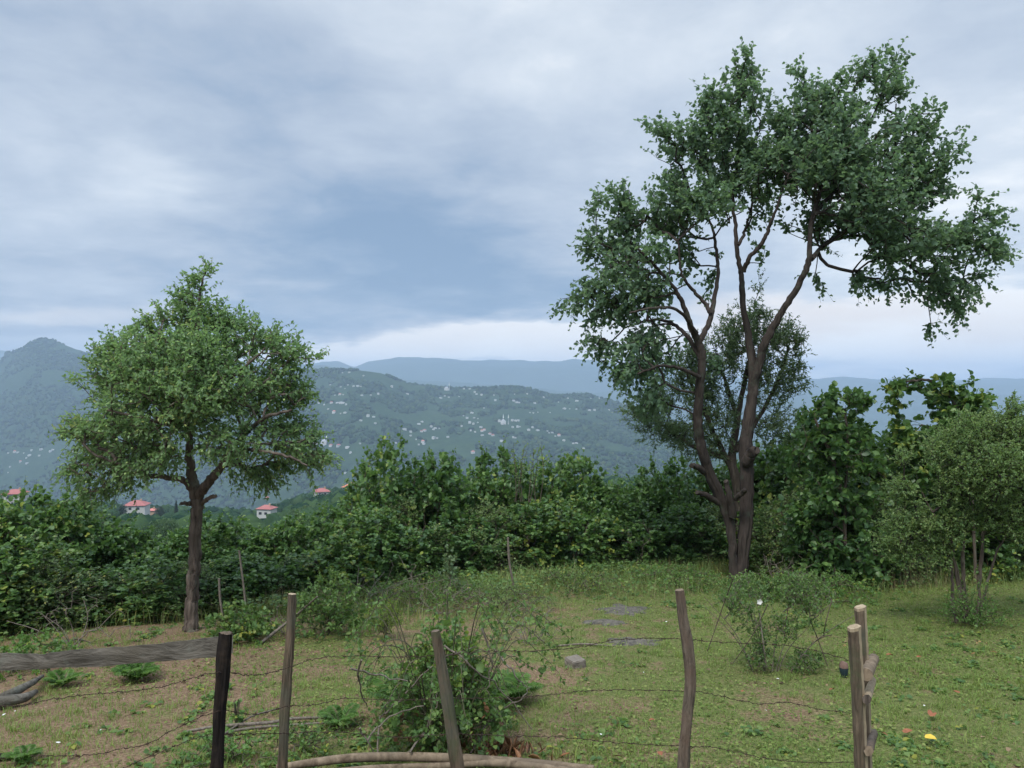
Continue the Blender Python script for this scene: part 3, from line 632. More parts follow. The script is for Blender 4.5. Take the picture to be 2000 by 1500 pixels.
# plum tree, smaller, with fruit
D = 9.0
base = P(372, 1235, D); base[2] = gzf(base[0], base[1])
plum = thing('plum_tree', base, 'round bright green fruit tree with a bare forked trunk at the hedge', 'tree')
sk = limbs(plum, [
    [(373, 1262, 19.0), (373, 1235, 15.2), (374, 1200, 12.5), (377, 1150, 11.8), (380, 1090, 11.4), (382, 1030, 10.6), (384, 985, 11.4), (380, 955, 10.6), (374, 925, 8.4), (369, 880, 7.2), (372, 820, 6.5), (378, 760, 5.3, .1), (382, 700, 4.6, .1), (386, 630, 3.4, 0), (392, 570, 2.3, 0), (400, 530, 1.1, 0)],
    [(386, 975, 9.1), (400, 950, 8.4, -.1), (420, 928, 7.6, -.15), (436, 905, 6.8, -.2), (448, 880, 5.7, -.3), (480, 845, 4.6, -.4), (520, 815, 3.4, -.5), (570, 800, 1.9, -.5)],
    [(380, 960, 6.8), (362, 940, 6.1, -.1), (335, 934, 5.3, -.2), (300, 930, 4.6, -.3), (275, 930, 3.8, -.4), (240, 910, 2.7, -.5), (190, 890, 1.5, -.6)],
    [(412, 938, 5.3, 0), (432, 915, 4.6, .2), (455, 880, 3.8, .4), (490, 820, 3.0, .6), (530, 740, 1.9, .7)],
    [(372, 860, 5.3), (350, 820, 3.8, .3), (310, 780, 3.0, .5), (250, 730, 1.9, .6)], [(372, 840, 4.6), (340, 830, 3.4, -.4), (290, 820, 2.7, -.7), (210, 800, 1.5, -.8)],
    [(374, 800, 4.6), (410, 770, 3.4, -.3), (460, 730, 2.7, -.5), (520, 680, 1.5, -.5)], [(380, 740, 3.8), (350, 690, 2.7, -.3), (310, 650, 1.9, -.4)],
    [(381, 720, 3.4), (410, 680, 2.7, .3), (440, 640, 1.5, .3)], [(450, 880, 3.8, -.3), (500, 880, 3.0, -.6), (560, 890, 2.3, -.8), (600, 910, 1.5, -.8)],
    [(392, 985, 4.6, 0), (408, 974, 3.8, -.1), (422, 968, 3.2, -.15)], [(374, 985, 3.8), (360, 983, 3.4, -.1), (352, 983, 2.7, -.12)],
], M['bark'], D)
LB = [(400, 535, 10, 22), (385, 565, 24, 26), (372, 600, 40, 30), (380, 640, 74, 44), (290, 645, 34, 30), (440, 635, 48, 28), (228, 690, 40, 32), (300, 700, 80, 52, -.3), (310, 700, 80, 52, .5), (400, 700, 84, 60, -.5), (400, 700, 84, 60, .5),
      (500, 672, 60, 40), (560, 690, 46, 40), (612, 706, 22, 10), (215, 750, 52, 50), (300, 780, 92, 70, -.5), (290, 780, 92, 70, .6), (410, 780, 96, 70, -.7), (420, 780, 90, 70, .6), (520, 760, 76, 62), (585, 770, 36, 32), (168, 830, 38, 40),
      (225, 850, 80, 54, -.3), (235, 850, 70, 54, .6), (160, 905, 36, 26), (220, 925, 60, 26), (320, 850, 70, 56, -.5), (310, 870, 50, 36, .6), (460, 850, 60, 46, -.6), (555, 850, 66, 60), (600, 890, 36, 50), (540, 920, 46, 34), (480, 905, 34, 26), (420, 850, 30, 40, .6),
      (200, 950, 50, 14), (600, 935, 30, 20), (280, 905, 44, 20, -.5)]
att = in_blobs(LB, D, 150, 1.0, thr=.43, nscale=4)
cen = P(380, 820, D)
dress(plum, sk, att, .3, M['plum'], M['bark'], .24, 9, .062, .034, OVAL, cen, .45, .6, .25, .003, .035, per=2,
      dropf=lambda B: np.where((750-(B[:, 2]-CZ)/B[:, 1]*F > 860)[:, None], V(0, 0, -.9), V(0, 0, .15)))
mb = MB(); a = np.linspace(0, math.pi, 6); tube(mb, [(0, 0, -.014*math.cos(x)) for x in a], [.013*math.sin(x)+.0004 for x in a], 8, cap=False); fm = mb.mesh('plum_fruit', M['lime_fruit'])
fsel = att[(att[:, 1] < D-.1)]; fsel = fsel[rng.choice(len(fsel), 85, False)]
for p in fsel:
    o = link('plum_fruit', fm, plum); o.location = p-np.array(plum.location)+V(0, -.12, -.06)

# willow-leaved tree behind the pear tree
D = 14.2
base = P(1452, 1090, D); base[2] = gzf(base[0], base[1])-.1
wil = thing('narrow_leaved_tree', base, 'grey-green narrow-leaved tree growing behind the two dark stems', 'tree')
sk = limbs(wil, [[(1450, 1110, 12), (1445, 980, 10), (1430, 900, 8), (1440, 820, 6, .2), (1460, 720, 4, .3), (1480, 640, 2, .3)],
                 [(1440, 930, 7), (1400, 860, 5), (1370, 790, 4), (1340, 730, 2)], [(1436, 880, 6), (1480, 820, 4), (1520, 740, 3), (1540, 680, 2)], [(1435, 900, 6), (1350, 870, 4), (1280, 820, 2)],
                 [(1440, 820, 5, .2), (1425, 770, 4, .3), (1412, 735, 3, .3), (1400, 700, 2, .3)]], M['bark'], D)
WB = [(1480, 625, 26, 36), (1500, 660, 56, 46), (1545, 680, 26, 50), (1530, 740, 44, 50), (1440, 650, 34, 44), (1425, 690, 30, 60), (1485, 740, 40, 60), (1390, 720, 50, 60), (1340, 760, 60, 60), (1280, 800, 50, 46), (1240, 810, 20, 20), (1320, 840, 70, 40), (1400, 820, 50, 60),
      (1500, 830, 50, 46), (1370, 880, 60, 30), (1480, 560, 6, 26), (1350, 700, 40, 40)]
att = in_blobs(WB, D, 80, 1.0, thr=.33)
dress(wil, sk, att, .3, M['willow'], M['bark_dark'], .30, 13, .075, .021, OVAL, P(1430, 860, D), .7, .5, .2, .003, .03, per=2)

# feathery thorn tree with a bundle of thin stems
D = 9.2
base = P(1888, 1235, D); base[2] = gzf(base[0], base[1])
tho = thing('feathery_tree', base, 'feathery yellow-green small tree on a bundle of thin stems beside the meadow edge', 'tree')
sk = limbs(tho, [[(1892, 1262, 4.2), (1885, 1180, 3.9), (1880, 1100, 3.3), (1886, 1020, 2.7), (1900, 940, 2.1), (1915, 860, 1.2)],
                 [(1878, 1262, 3.6), (1862, 1180, 3.6), (1858, 1110, 2.4), (1835, 1030, 2.1), (1800, 960, 1.2)], [(1890, 1262, 3.0), (1868, 1120, 2.4), (1850, 1040, 1.8), (1790, 1010, 1.2)],
                 [(1896, 1262, 3.6), (1912, 1160, 3.0), (1918, 1070, 2.7), (1935, 980, 2.1), (1970, 880, 1.2)], [(1884, 1262, 2.7), (1875, 1140, 2.1), (1850, 1070, 1.8), (1780, 1050, 1.2)],
                 [(1898, 1262, 2.7), (1925, 1150, 2.4), (1955, 1060, 1.8), (2000, 980, 1.2)]], M['bark'], D)
FB = [(1975, 800, 14, 26), (1960, 850, 60, 44), (1900, 850, 46, 36), (1860, 880, 50, 40), (1930, 920, 80, 56, -.3), (2010, 900, 60, 70), (2060, 880, 60, 90), (1800, 905, 40, 26), (1850, 950, 70, 40), (1780, 960, 34, 30), (1790, 1030, 56, 30), (1740, 1055, 26, 20), (1850, 1030, 60, 40), (1940, 1010, 70, 50), (2020, 1010, 60, 60), (1760, 1085, 26, 16), (1830, 1075, 40, 20)]
att = in_blobs(FB, D, 330, 1.0, thr=.34)
dress(tho, sk, att, .3, M['feather'], M['bark_dark'], .22, 15, .036, .021, OVAL, P(1895, 1150, D), .5, .7, .3, .0022, .02, per=2)
# suckers with fresh leaves at its foot
def clump(name, px, py, d, w, h, label, cat, mat, n, L, k, ln, wd, tpl=OVAL, stem='stem', thr=.3, group=None, up=.6):
    c = P(px, py, d); gb = gzf(c[0], c[1]); org = V(c[0], c[1], gb)
    t = thing(name, org, label, cat, group)
    g = nrm(rng.normal(size=(n*3, 3)))*rng.random((n*3, 1))**.45; g[:, 2] = np.abs(g[:, 2]); p = g*V(w, w, h)+V(0, 0, .04); p = p[vnoise3((p+org)*4) > thr][:n]
    st = []
    ms = MB()
    for q in range(5):
        a = rng.uniform(0, 6.28); path = catmull([(0, 0, -.05), V(math.cos(a)*w*.15, math.sin(a)*w*.15, h*.4), V(math.cos(a)*w*.4, math.sin(a)*w*.4, h*.8)], 4); tube(ms, path, np.linspace(.009, .003, len(path)), 5); st.append(path)
    nodes, par, ends, Mn = grow(np.vstack(st), p, .3, .15); twigs(ms, nodes, par, ends, Mn, .002, 4, .008)
    ml = MB(); B = nodes[ends]; dr = B*V(1, 1, .6)+V(0, 0, up*h)+rng.normal(size=B.shape)*.3*w
    shoots(ml, ms, B, dr, rng.uniform(.6, 1.2, len(B))*L, k, ln, wd, tpl, .2, r=.002)
    build(ms, 'stems', M[stem], t); build(ml, 'foliage', M[mat], t); return t
clump('sucker_clump', 1905, 1238, 9.0, .38, .42, 'fresh green suckers round the foot of the feathery tree', 'plant', 'fern', 170, .14, 8, .035, .02)

# ------------------------------------------------------------ hazel hedge
def hazel_proto(h, w, seed, natt, label, mat='hazel', arch=False, leafk=1.0):
    t = thing('hazel_bush', (0, 0, 0), label, 'bush', 'hazel bushes of the hedge along the slope')
    st = []; ms = MB(); nst = 8 if h < 3 else 10
    for q in range(nst):
        a = q/nst*6.28+rng.uniform(-.3, .3); s = rng.uniform(.25, .85)*w; hh = h*rng.uniform(.6, .92)
        path = catmull([V(0, 0, -.3)+V(math.cos(a), math.sin(a), 0)*.08, V(math.cos(a)*s*.25, math.sin(a)*s*.25, hh*.4), V(math.cos(a)*s*.7, math.sin(a)*s*.7, hh*.8), V(math.cos(a)*s, math.sin(a)*s, hh)], 5)
        tube(ms, path, np.linspace(.022, .006, len(path)), 6, .1); st.append(path)
    n = natt*3
    g = nrm(rng.normal(size=(n, 3)))*rng.random((n, 1))**.36; p = g*V(w, w, h*.52)+V(0, 0, h*.50)
    p[:, :2] *= (1+.25*fbm(p[:, 2:3]*1.1+seed, np.arctan2(p[:, 1:2], p[:, 0:1])*1.2+seed, 2))
    p[:, 2] += .22*h*fbm(p[:, 0]*1.6/w+seed*3, p[:, 1]*1.6/w, 2)*np.clip(p[:, 2]/h, 0, 1)
    p = p[(p[:, 2] > .08) & (vnoise3(p*2.2+seed*5) > .36)][:natt]
    nodes, par, ends, Mn = grow(np.vstack(st), p, .35, .3); twigs(ms, nodes, par, ends, Mn, .003, 4, .018)
    ml = MB(); B = nodes[ends]; out = B-V(0, 0, h*.35)
    for q in range(2):
        dr = nrm(out)*.7+V(0, 0, .35)+rng.normal(size=B.shape)*.5
        shoots(ml, ms, B, dr, rng.uniform(.6, 1.2, len(B))*.30, 6, .118*leafk, .100*leafk, ROUND, .3, up=1.1, spread=.8, r=.003)
    # a few long new shoots stand out of the top
    top = B[np.argsort(-B[:, 2])[:26]]; top = top[rng.choice(len(top), 13, False)]
    shoots(ml, ms, top, V(0, 0, 1)+rng.normal(size=top.shape)*.35, rng.uniform(.25, .6, len(top)), 8, .09*leafk, .075*leafk, ROUND, .12, up=.9, r=.004)
    build(ms, 'stems', M['bark'], t); build(ml, 'foliage', M[mat], t); return t, float(np.percentile(np.concatenate(ml.v)[:, 2], 99.0))
protos = [hazel_proto(2.3, 1.05, s, 420, 'x') for s in (1, 2, 3, 4)]
protosL = [hazel_proto(3.4, 1.25, s, 600, 'x') for s in (6, 7, 8)]
used = set()
other = hazel_proto(2.0, .95, 11, 520, 'x', mat='thicket', leafk=.55); other[0].name = 'thicket_bush'
other2 = hazel_proto(2.0, .95, 12, 520, 'x', mat='feather', leafk=.42); other2[0].name = 'thicket_bush'
other[0]['group'] = other2[0]['group'] = 'small-leaved bushes mixed into the hedge'
def put_bush(px, top, d, label, big=None, name=None, k=None, rs=1.0, pool=None):
    x = (px-1000)/F*d; z0 = gzf(x, d); ztop = CZ+(750-top)/F*d; h = ztop-z0
    pool = pool or (protosL if h > 2.9 else protos)
    pr, hh = pool[k % len(pool)] if k is not None else random.choice(pool); s = h/hh
    if pr.name not in used: used.add(pr.name); o = pr
    else: o = copy_tree(pr, (0, 0, 0))
    sxy = (.55*s+.45)*rs
    o.location = (x, d, z0-.05); o.rotation_euler = (0, 0, random.uniform(0, 6.28)); o.scale = (sxy, sxy, s); o['label'] = label; return o
outline = ([-120, 0, 60, 110, 160, 210, 240, 310, 345, 400, 450, 500, 560, 600, 640, 680, 705, 740, 770, 830, 870, 905, 935, 965, 1020, 1060, 1090, 1130, 1180, 1215, 1240, 1265, 1310, 1350, 1400, 1450, 1510, 1560, 1600, 1650, 1690, 1715, 1760, 1800, 1850, 1910, 1960, 2010, 2100],
           [960, 965, 965, 950, 962, 985, 1034, 1040, 1015, 1002, 1000, 1030, 1020, 1005, 990, 975, 925, 868, 860, 885, 885, 920, 915, 885, 868, 885, 925, 890, 888, 935, 930, 880, 895, 915, 925, 900, 865, 850, 805, 790, 820, 860, 850, 860, 850, 850, 850, 850, 850])
def otop(px): return float(np.interp(px, *outline))
MARK = ['beyond the old log at the photo edge', 'above the free end of the weathered rail', 'above the middle of the weathered rail', 'under the shadowed side of the plum tree crown', 'between the pale stake-like rail and the plum trunk',
        'just before the plum tree trunk', 'directly behind the plum tree trunk', 'behind the black charred post', 'behind the thin upright stake', 'beside the view to the narrow white house', 'behind the thin split post', 'above the yellow-green seedling bush',
        'behind the bare fallen branches', 'behind the white-leaved sapling', 'above the leaning post', 'behind the slim bare pole', 'above the grassy bank', 'behind the concrete block', 'beside the tangle of grey dead twigs', 'just before the two-stemmed tree',
        'in the gap of the two dark stems', 'just past the two-stemmed tree', 'behind the white bindweed flower', 'behind the pale-topped gate post', 'behind the clearing of short grass', 'where the meadow meets the deep shade', 'behind the feathery tree', 'behind the stems of the feathery tree', 'past the feathery tree at the photo edge']
k = 0
for i, px in enumerate(np.linspace(-70, 2060, 29)):
    d = float(edge((px-1000)/F)); m = MARK[i]
    jit = random.uniform(-12, 12)
    hi = otop(px+jit)
    put_bush(px+jit, hi+3, d+1.5+random.uniform(-.2, .3), 'taller back-row hazel bush ' + m, k=k, rs=.85)
    lowf = random.uniform(.30, .5); gy = 750+(CZ-gzf((px-1000)/F*d, d))/d*F
    oth = i in (3, 6, 9, 12, 14, 17, 20, 22, 24, 27)
    put_bush(px-random.uniform(20, 50), hi+(gy-hi)*lowf, d+random.uniform(-.15, .25), ('low small-leaved bush ' if oth else 'low front-row hazel bush ') + m, k=k+1, pool=([other] if i % 2 else [other2]) if oth else None)
    k += 1
for i, px in enumerate((1545, 1600, 1665, 1730, 1795, 1860, 1925, 1990, 2050)):
    put_bush(px, otop(px)+random.uniform(15, 60), 15.6+random.uniform(-.4, .4), 'hazel bush deep in the dark thicket, ' + ['by the two-stemmed tree', 'left of the blunt leafy head', 'behind the blunt leafy head', 'in the dip beside the blunt leafy head', 'under the arching branch tip', 'under the arching branch', 'behind the feathery tree top', 'behind the feathery tree', 'past the feathery tree'][i], k=i)
# arching hazel on the high side
D = 12.6
base = P(1880, 1120, D); base[2] = gzf(base[0], base[1])
arc = thing('arching_hazel', base, 'tall hazel whose broad-leaved top branch arches out over the gap', 'bush', 'hazel bushes of the hedge along the slope')
sk = limbs(arc, [[(1905, 1140, 2.8), (1900, 1000, 2.6), (1890, 880, 2.4), (1865, 790, 2.2), (1820, 745, 2.6), (1770, 745, 2)], [(1910, 1140, 2.6), (1925, 980, 2.4), (1930, 860, 4), (1920, 790, 2)],
                 [(1890, 900, 5), (1850, 850, 4), (1800, 830, 2)]], M['bark'], D, 'stem')
att = in_blobs([(1755, 768, 26, 12), (1800, 758, 46, 16), (1850, 765, 44, 24), (1890, 790, 40, 30), (1860, 830, 60, 50), (1790, 850, 46, 40), (1920, 850, 60, 60), (1750, 790, 12, 16), (1820, 900, 70, 50)], D, 60, 1.0, thr=.33)
dress(arc, sk, att, .3, M['hazel'], M['bark'], .28, 7, .12, .10, ROUND, P(1880, 900, D), .2, .5, .3, .003, .02, per=2)
# upright young hazel leader at the gap (1650, 770)
D = 12.2
base = P(1650, 1130, D); base[2] = gzf(base[0], base[1])
arc2 = thing('upright_hazel', base, 'hazel with a blunt leafy head, highest point of the dark thicket', 'bush', 'hazel bushes of the hedge along the slope')
sk = limbs(arc2, [[(1655, 1150, 3.5), (1650, 1000, 3), (1655, 880, 2.5), (1650, 800, 2)], [(1650, 980, 2.5), (1620, 880, 4), (1590, 815, 2)]], M['bark'], D, 'stem')
att = in_blobs([(1590, 800, 22, 18), (1650, 790, 44, 26), (1685, 800, 16, 30), (1630, 840, 60, 40), (1640, 900, 80, 50), (1620, 970, 90, 50), (1640, 1040, 90, 50), (1650, 1090, 100, 40)], D, 60, 1.0, thr=.33)
dress(arc2, sk, att, .3, M['hazel'], M['bark'], .28, 7, .115, .095, ROUND, P(1650, 950, D), .3, .5, .3, .003, .02, per=2)
# thin reddish leaders on the hedge top
for px, py, lb in ((1015, 862, 'thin brown-leaved shoot standing highest above the middle hedge'), (1050, 866, 'red-tinged shoot at the top of the middle hedge')):
    t = thing('tall_shoot', P(px, 1000, 13.2), lb, 'plant'); mb = MB(); ml = MB(); org = np.array(t.location)
    for q in range(4):
        b = P(px+random.uniform(-18, 18), 980, 13.2); e = P(px+random.uniform(-16, 16), py+random.uniform(0, 30), 13.2); path = catmull([b, (b+e)/2+rng.normal(size=3)*.03, e], 5); tube(mb, path, np.linspace(.008, .003, len(path)), 5)
        B = path[4:]; shoots(ml, mb, B, V(0, 0, .6)+rng.normal(size=B.shape)*.6, .12, 7, .045, .028, OVAL, .1)
    build(mb, 'stem', M['bark'], t, org); build(ml, 'foliage', M['feather'], t, org)

# trees on the slope beyond the hedge
def far_tree(h, w, seed, mat, cone=False):
    t = thing('slope_tree', (0, 0, 0), 'x', 'tree', 'trees on the slope beyond the hedge')
    mt = MB(); tube(mt, catmull([(0, 0, -1), (.1, 0, h*.35), (0, .1, h*.8)], 5), np.linspace(.16, .04, 11), 8, .1); build(mt, 'trunk', M['bark'], t)
    n = 1500; g = nrm(rng.normal(size=(n, 3)))*rng.random((n, 1))**.4
    if cone:
        tt = rng.random(n); a = rng.uniform(0, 6.28, n); rr = w*(1-tt)**.8*np.sqrt(rng.random(n)); p = np.stack([rr*np.cos(a), rr*np.sin(a), h*(.08+.92*tt)], -1)
    else:
        p = g*V(w, w, h*.42)+V(0, 0, h*.58); p[:, :2] *= (1+.5*fbm(p[:, 2:3]*.9/w+seed, np.arctan2(p[:, 1:2], p[:, 0:1])*1.3+seed, 2)); p = p[vnoise3(p*1.6/w*2+seed) > .36]
    ml = MB(); shoots(ml, None, p, p-V(0, 0, h*.4)+rng.normal(size=p.shape)*w*.4, .5, 4, .27, .17, OVAL, .2); build(ml, 'crown', M[mat], t); return t
fp = [(far_tree(5.2, 2.2, 1, 'far'), 5.2), (far_tree(6.0, 2.0, 2, 'far'), 6.0), (far_tree(4.4, 2.4, 3, 'far'), 4.4)]
cp = (far_tree(8, 1.1, 4, 'conifer', True), 8.0); cp2 = (far_tree(7, 2.0, 5, 'conifer'), 7.0)
def put_far(pr, px, r, label, s=1.0, sink=0):
    u = (px-1000)/F; z = float(land(V(u), V(r))[0]) if r > 30 else gzf(u*r, r)
    if pr[0].name not in used: used.add(pr[0].name); o = pr[0]
    else: o = copy_tree(pr[0], (0, 0, 0))
    o.location = (u*r, r, z-sink); o.rotation_euler = (0, 0, random.uniform(0, 6)); o.scale = (s, s, s*random.uniform(.85, 1.1)); o['label'] = label
put_far(cp, 344, 340, 'slim dark conifer between the shed and the plum trunk', 1.15)
put_far(cp2, 312, 345, 'round dark evergreen right beside the shed with the faded roof', 1.0)
put_far(cp2, 240, 375, 'dark tree behind the white two-storey house', 1.0)
for i in range(60):
    px = random.choice([random.uniform(-40, 700), random.uniform(180, 640)]); r = random.uniform(45, 260)
    if (225 < px < 320 or 480 < px < 560 or 600 < px < 710) : px = random.choice([random.uniform(-40, 200), random.uniform(330, 470), random.uniform(560, 600)])
    ki = random.randrange(3); KD = ('round leafy', 'tall leafy', 'broad low leafy')[ki]
    put_far(fp[ki], px, r, KD+' tree in the mixed wood between the hedge and the red-roofed houses' if r > 130 else KD+' tree growing close behind the hedge on the falling slope', random.uniform(.8, 1.25) if r > 100 else random.uniform(.6, .85))
for i in range(9):
    put_far(random.choice(fp), random.uniform(660, 2050), random.uniform(24, 60), 'leafy tree showing through gaps in the hedge', random.uniform(.45, .6))

for pr, _ in [other, other2]+protos+protosL+fp+[cp, cp2]:
    if pr.name not in used:
        for ch in list(pr.children): bpy.data.objects.remove(ch)
        bpy.data.objects.remove(pr)
# ------------------------------------------------------------ the fence
fence = thing('wire_fence', V(0, 4.1, gzf(0, 4.1)), 'rough barbed wire fence of crooked posts with one weathered rail', 'fence'); fo = np.array(fence.location)
def px_path(l, d): return np.array([P(a[0], a[1], a[2] if len(a) > 2 else d) for a in l])
def post(l, d, mat, rpx, n=12, rough=.16, flat=1.0, capmat=None, label=None, seed=0, ns=8):
    pts = px_path(l, d); g = pts[-1].copy()
    dirn = nrm(pts[-1]-pts[-2]); k = (gzf(g[0], g[1])-.25-g[2])/dirn[2]; pts = np.vstack([pts, g+dirn*k])
    rad = np.array(list(rpx)+[rpx[-1]])/F*d*.85
    q = catmull(np.column_stack([pts, rad]), ns); mb = MB(); path = q[:, :3]
    tube(mb, path, q[:, 3], 36, rough, groove=.30, freq=5, seed=seed, flat=flat, mat=0, capmat=1)
    o = build(mb, 'post', [mat, capmat or mat], fence, fo)
    if label: o['label'] = label
    return o
post([(441, 1236), (436, 1290), (430, 1380), (424, 1500)], 3.6, M['char'], [15, 15, 14, 13.5], 10, .28, .8, M['post'], 'black charred post at the end of the rail', 1)
post([(571, 1160), (567, 1230), (561, 1320), (556, 1400), (552, 1500)], 4.2, M['post'], [9, 9.5, 10, 11, 12], 9, .3, .8, M['cut'], 'thin split grey post', 2)
post([(850, 1232), (861, 1290), (874, 1370), (885, 1440), (894, 1500)], 4.0, M['post'], [10, 12, 13, 14, 14.5], 10, .18, .9, M['post_grey'], 'leaning grey post in front of the bramble', 3)
post([(1327, 1152), (1333, 1200), (1344, 1270), (1348, 1335), (1342, 1400), (1337, 1450), (1335, 1500)], 4.1, M['post_grey'], [10.5, 11, 13, 13, 12, 12, 13], 12, .12, 1, M['pole'], 'crooked round post with a knobbed top', 4)
# the two split gate posts with sawn tops: bark face and pale face
def split_post(l, d, wpx, label):
    pts = px_path(l, d); dn = nrm(pts[-1]-pts[-2]); pts = np.vstack([pts, pts[-1]+dn*((gzf(pts[-1][0], pts[-1][1])-.25-pts[-1][2])/dn[2])])
    q = catmull(pts, 8); w_ = wpx/F*d*.78
    prof = [(-.5, -.30, 0), (-.34, -.46, 0), (.05, -.50, 0), (.16, -.48, 1), (.52, -.26, 1), (.50, .30, 0), (.40, .46, 0), (-.1, .5, 0), (-.5, .3, 0)]
    n = len(prof); mb = MB(); rot = .1
    ring = []
    for i, p in enumerate(q):
        k = 1+.03*math.sin(i*1.7); ring.append([p+V((a*math.cos(rot)-b*math.sin(rot))*w_*k*(1+rng.normal()*.02), (a*math.sin(rot)+b*math.cos(rot))*w_*k, .25*a*w_ if i == 0 else 0) for a, b, _ in prof])
    v = np.array(ring)
    for j in range(n):
        j2 = (j+1) % n; mt = 1 if prof[j][2] and prof[j2][2] else 0
        i = np.arange(len(q)-1)*n; mb.add(v, np.stack([i+j2, i+j, i+n+j, i+n+j2], -1), .5, mt)
    top = v[0]; mb.add(np.vstack([top, top.mean(0)+V(0, 0, .004)]), [(j, (j+1) % n, n) for j in range(n)], .5, 1)
    cap = top-(top.mean(0))  # slightly flared sawn head
    mb.add(np.vstack([top.mean(0)+cap*1.05+V(0, 0, .006), top.mean(0)+cap*1.05-V(0, 0, .008)]), [tuple(range(n))], .5, 1)
    mb.add(np.vstack([top.mean(0)+cap*1.05+V(0, 0, .006), top.mean(0)+cap*1.03-V(0, 0, .010)]), [(j, j+n, (j+1) % n+n, (j+1) % n) for j in range(n)], .5, 1)
    o = build(mb, 'post', [M['post'], M['cut']], fence, fo, smooth=False); o['label'] = label
split_post([(1680, 1187), (1684, 1260), (1688, 1340), (1692, 1500)], 4.3, 24, 'taller rear gate post with a pale sawn top')
split_post([(1668, 1226), (1672, 1290), (1677, 1380), (1682, 1500)], 3.9, 27, 'shorter front gate post with a pale sawn top')
def rail(a, b, rpx, mat, label, flat=1.0, n=10):
    p0 = P(*a); p1 = P(*b); mb = MB(); path = catmull([p0, (p0+p1)/2, p1], 5); tube(mb, path, rpx/F*4.2, n, .08, seed=int(rpx), mat=0, capmat=1, flat=flat)
    o = build(mb, 'rail', [mat, M['bark'] if mat is M['cut'] else M['pole']], fence, fo); o['label'] = label
rail((1692, 1318, 3.9), (1706, 1287, 4.5), 11.5, M['pole'], 'round rail stub, topmost of the three at the gate')
rail((1693, 1366, 3.85), (1704, 1330, 4.4), 9.5, M['cut'], 'pale split rail stub, middle of the three at the gate', .8, 7)
rail((1697, 1467, 3.85), (1706, 1432, 4.4), 10, M['post_grey'], 'square-cut rail stub, lowest of the three at the gate', .8, 6)
# the weathered board
mb = MB(); xs = np.linspace(-60, 455, 90); 
topy = np.interp(xs, [-60, 0, 85, 95, 180, 260, 430, 455], [1274, 1276, 1278, 1275, 1267, 1262, 1244, 1240])+1.1*fbm(xs/22, xs*0+2, 3)*1.6
boty = np.interp(xs, [-60, 0, 100, 200, 300, 430, 455], [1312, 1311, 1305, 1302, 1293, 1283, 1276])+1.5*fbm(xs/30, xs*0+7, 3)
rows = []
for (yy, dd, mid) in ((topy, 3.715, 0), ((topy+boty)/2, 3.712, 1), (boty, 3.715, 0), (boty, 3.75, 0), (topy-.6, 3.75, 0)):
    rows.append([P(x, y, dd+(.02 if 0 else 0)) for x, y in zip(xs, yy)])
v = np.array(rows); m, n = v.shape[:2]; i = np.arange(m)[:, None]; i2 = (i+1) % m; j = np.arange(n-1)[None]
mb.add(v, np.stack([i*n+j, i2*n+j, i2*n+j+1, i*n+j+1], -1).reshape(-1, 4)); mb.add(v.reshape(-1, 3), [(0*n+n-1, 1*n+n-1, 2*n+n-1, 3*n+n-1, 4*n+n-1)])
o = build(mb, 'board', M['board'], fence, fo, smooth=False); o['label'] = 'long weathered grey board ending at the charred post'
# barbed wires
def wire(l, d=4.1):
    pts = catmull(px_path([(a, b, (3.6+.6*min(1, max(0, (a-430)/140)) if a < 570 else 4.16)-.03) for a, b in l], d), 14)
    pts = pts+np.column_stack([rng.normal(0, .001, len(pts)), rng.normal(0, .002, len(pts)), rng.normal(0, .0022, len(pts))])
    mb = MB(); tube(mb, pts, .0015, 5); tube(mb, pts+np.column_stack([0*pts[:, 0], .003*np.sin(np.arange(len(pts))*2.4), .003*np.cos(np.arange(len(pts))*2.4)]), .0012, 4)
    L = np.concatenate([[0], np.cumsum(np.linalg.norm(np.diff(pts, axis=0), axis=1))])
    for s in np.arange(.05, L[-1], .105):
        c = V(*[np.interp(s, L, pts[:, k_]) for k_ in range(3)])
        for q in range(2):
            dv = nrm(rng.normal(size=3)*V(.35, 1, 1))*.014; tube(mb, [c-dv, c+dv], [.0010, .0007], 4)
        tube(mb, [c-V(.007, 0, 0), c+V(.007, 0, 0)], .0028, 6)
    build(mb, 'barbed_wire', M['wire'], fence, fo)
wire([(-30, 1378), (40, 1378), (100, 1366), (180, 1356), (250, 1350), (320, 1340), (370, 1326), (428, 1313), (500, 1318), (560, 1305), (610, 1288), (680, 1281), (780, 1283), (860, 1280), (960, 1272), (1050, 1271), (1130, 1264), (1200, 1250), (1260, 1247), (1338, 1248), (1400, 1254), (1500, 1258), (1580, 1268), (1668, 1292)])
wire([(60, 1476), (170, 1475), (240, 1462), (290, 1452), (350, 1420), (425, 1390), (500, 1395), (560, 1380), (620, 1376), (680, 1364), (780, 1368), (880, 1364), (1000, 1363), (1070, 1358), (1130, 1351), (1200, 1347), (1345, 1350), (1400, 1358), (1480, 1374), (1540, 1372), (1600, 1385), (1670, 1392)])
wire([(240, 1500), (330, 1462), (400, 1436), (470, 1434), (560, 1432), (660, 1430), (780, 1440), (890, 1434), (1000, 1438), (1100, 1440), (1200, 1450), (1340, 1458), (1400, 1460), (1480, 1478), (1560, 1488), (1670, 1489)])

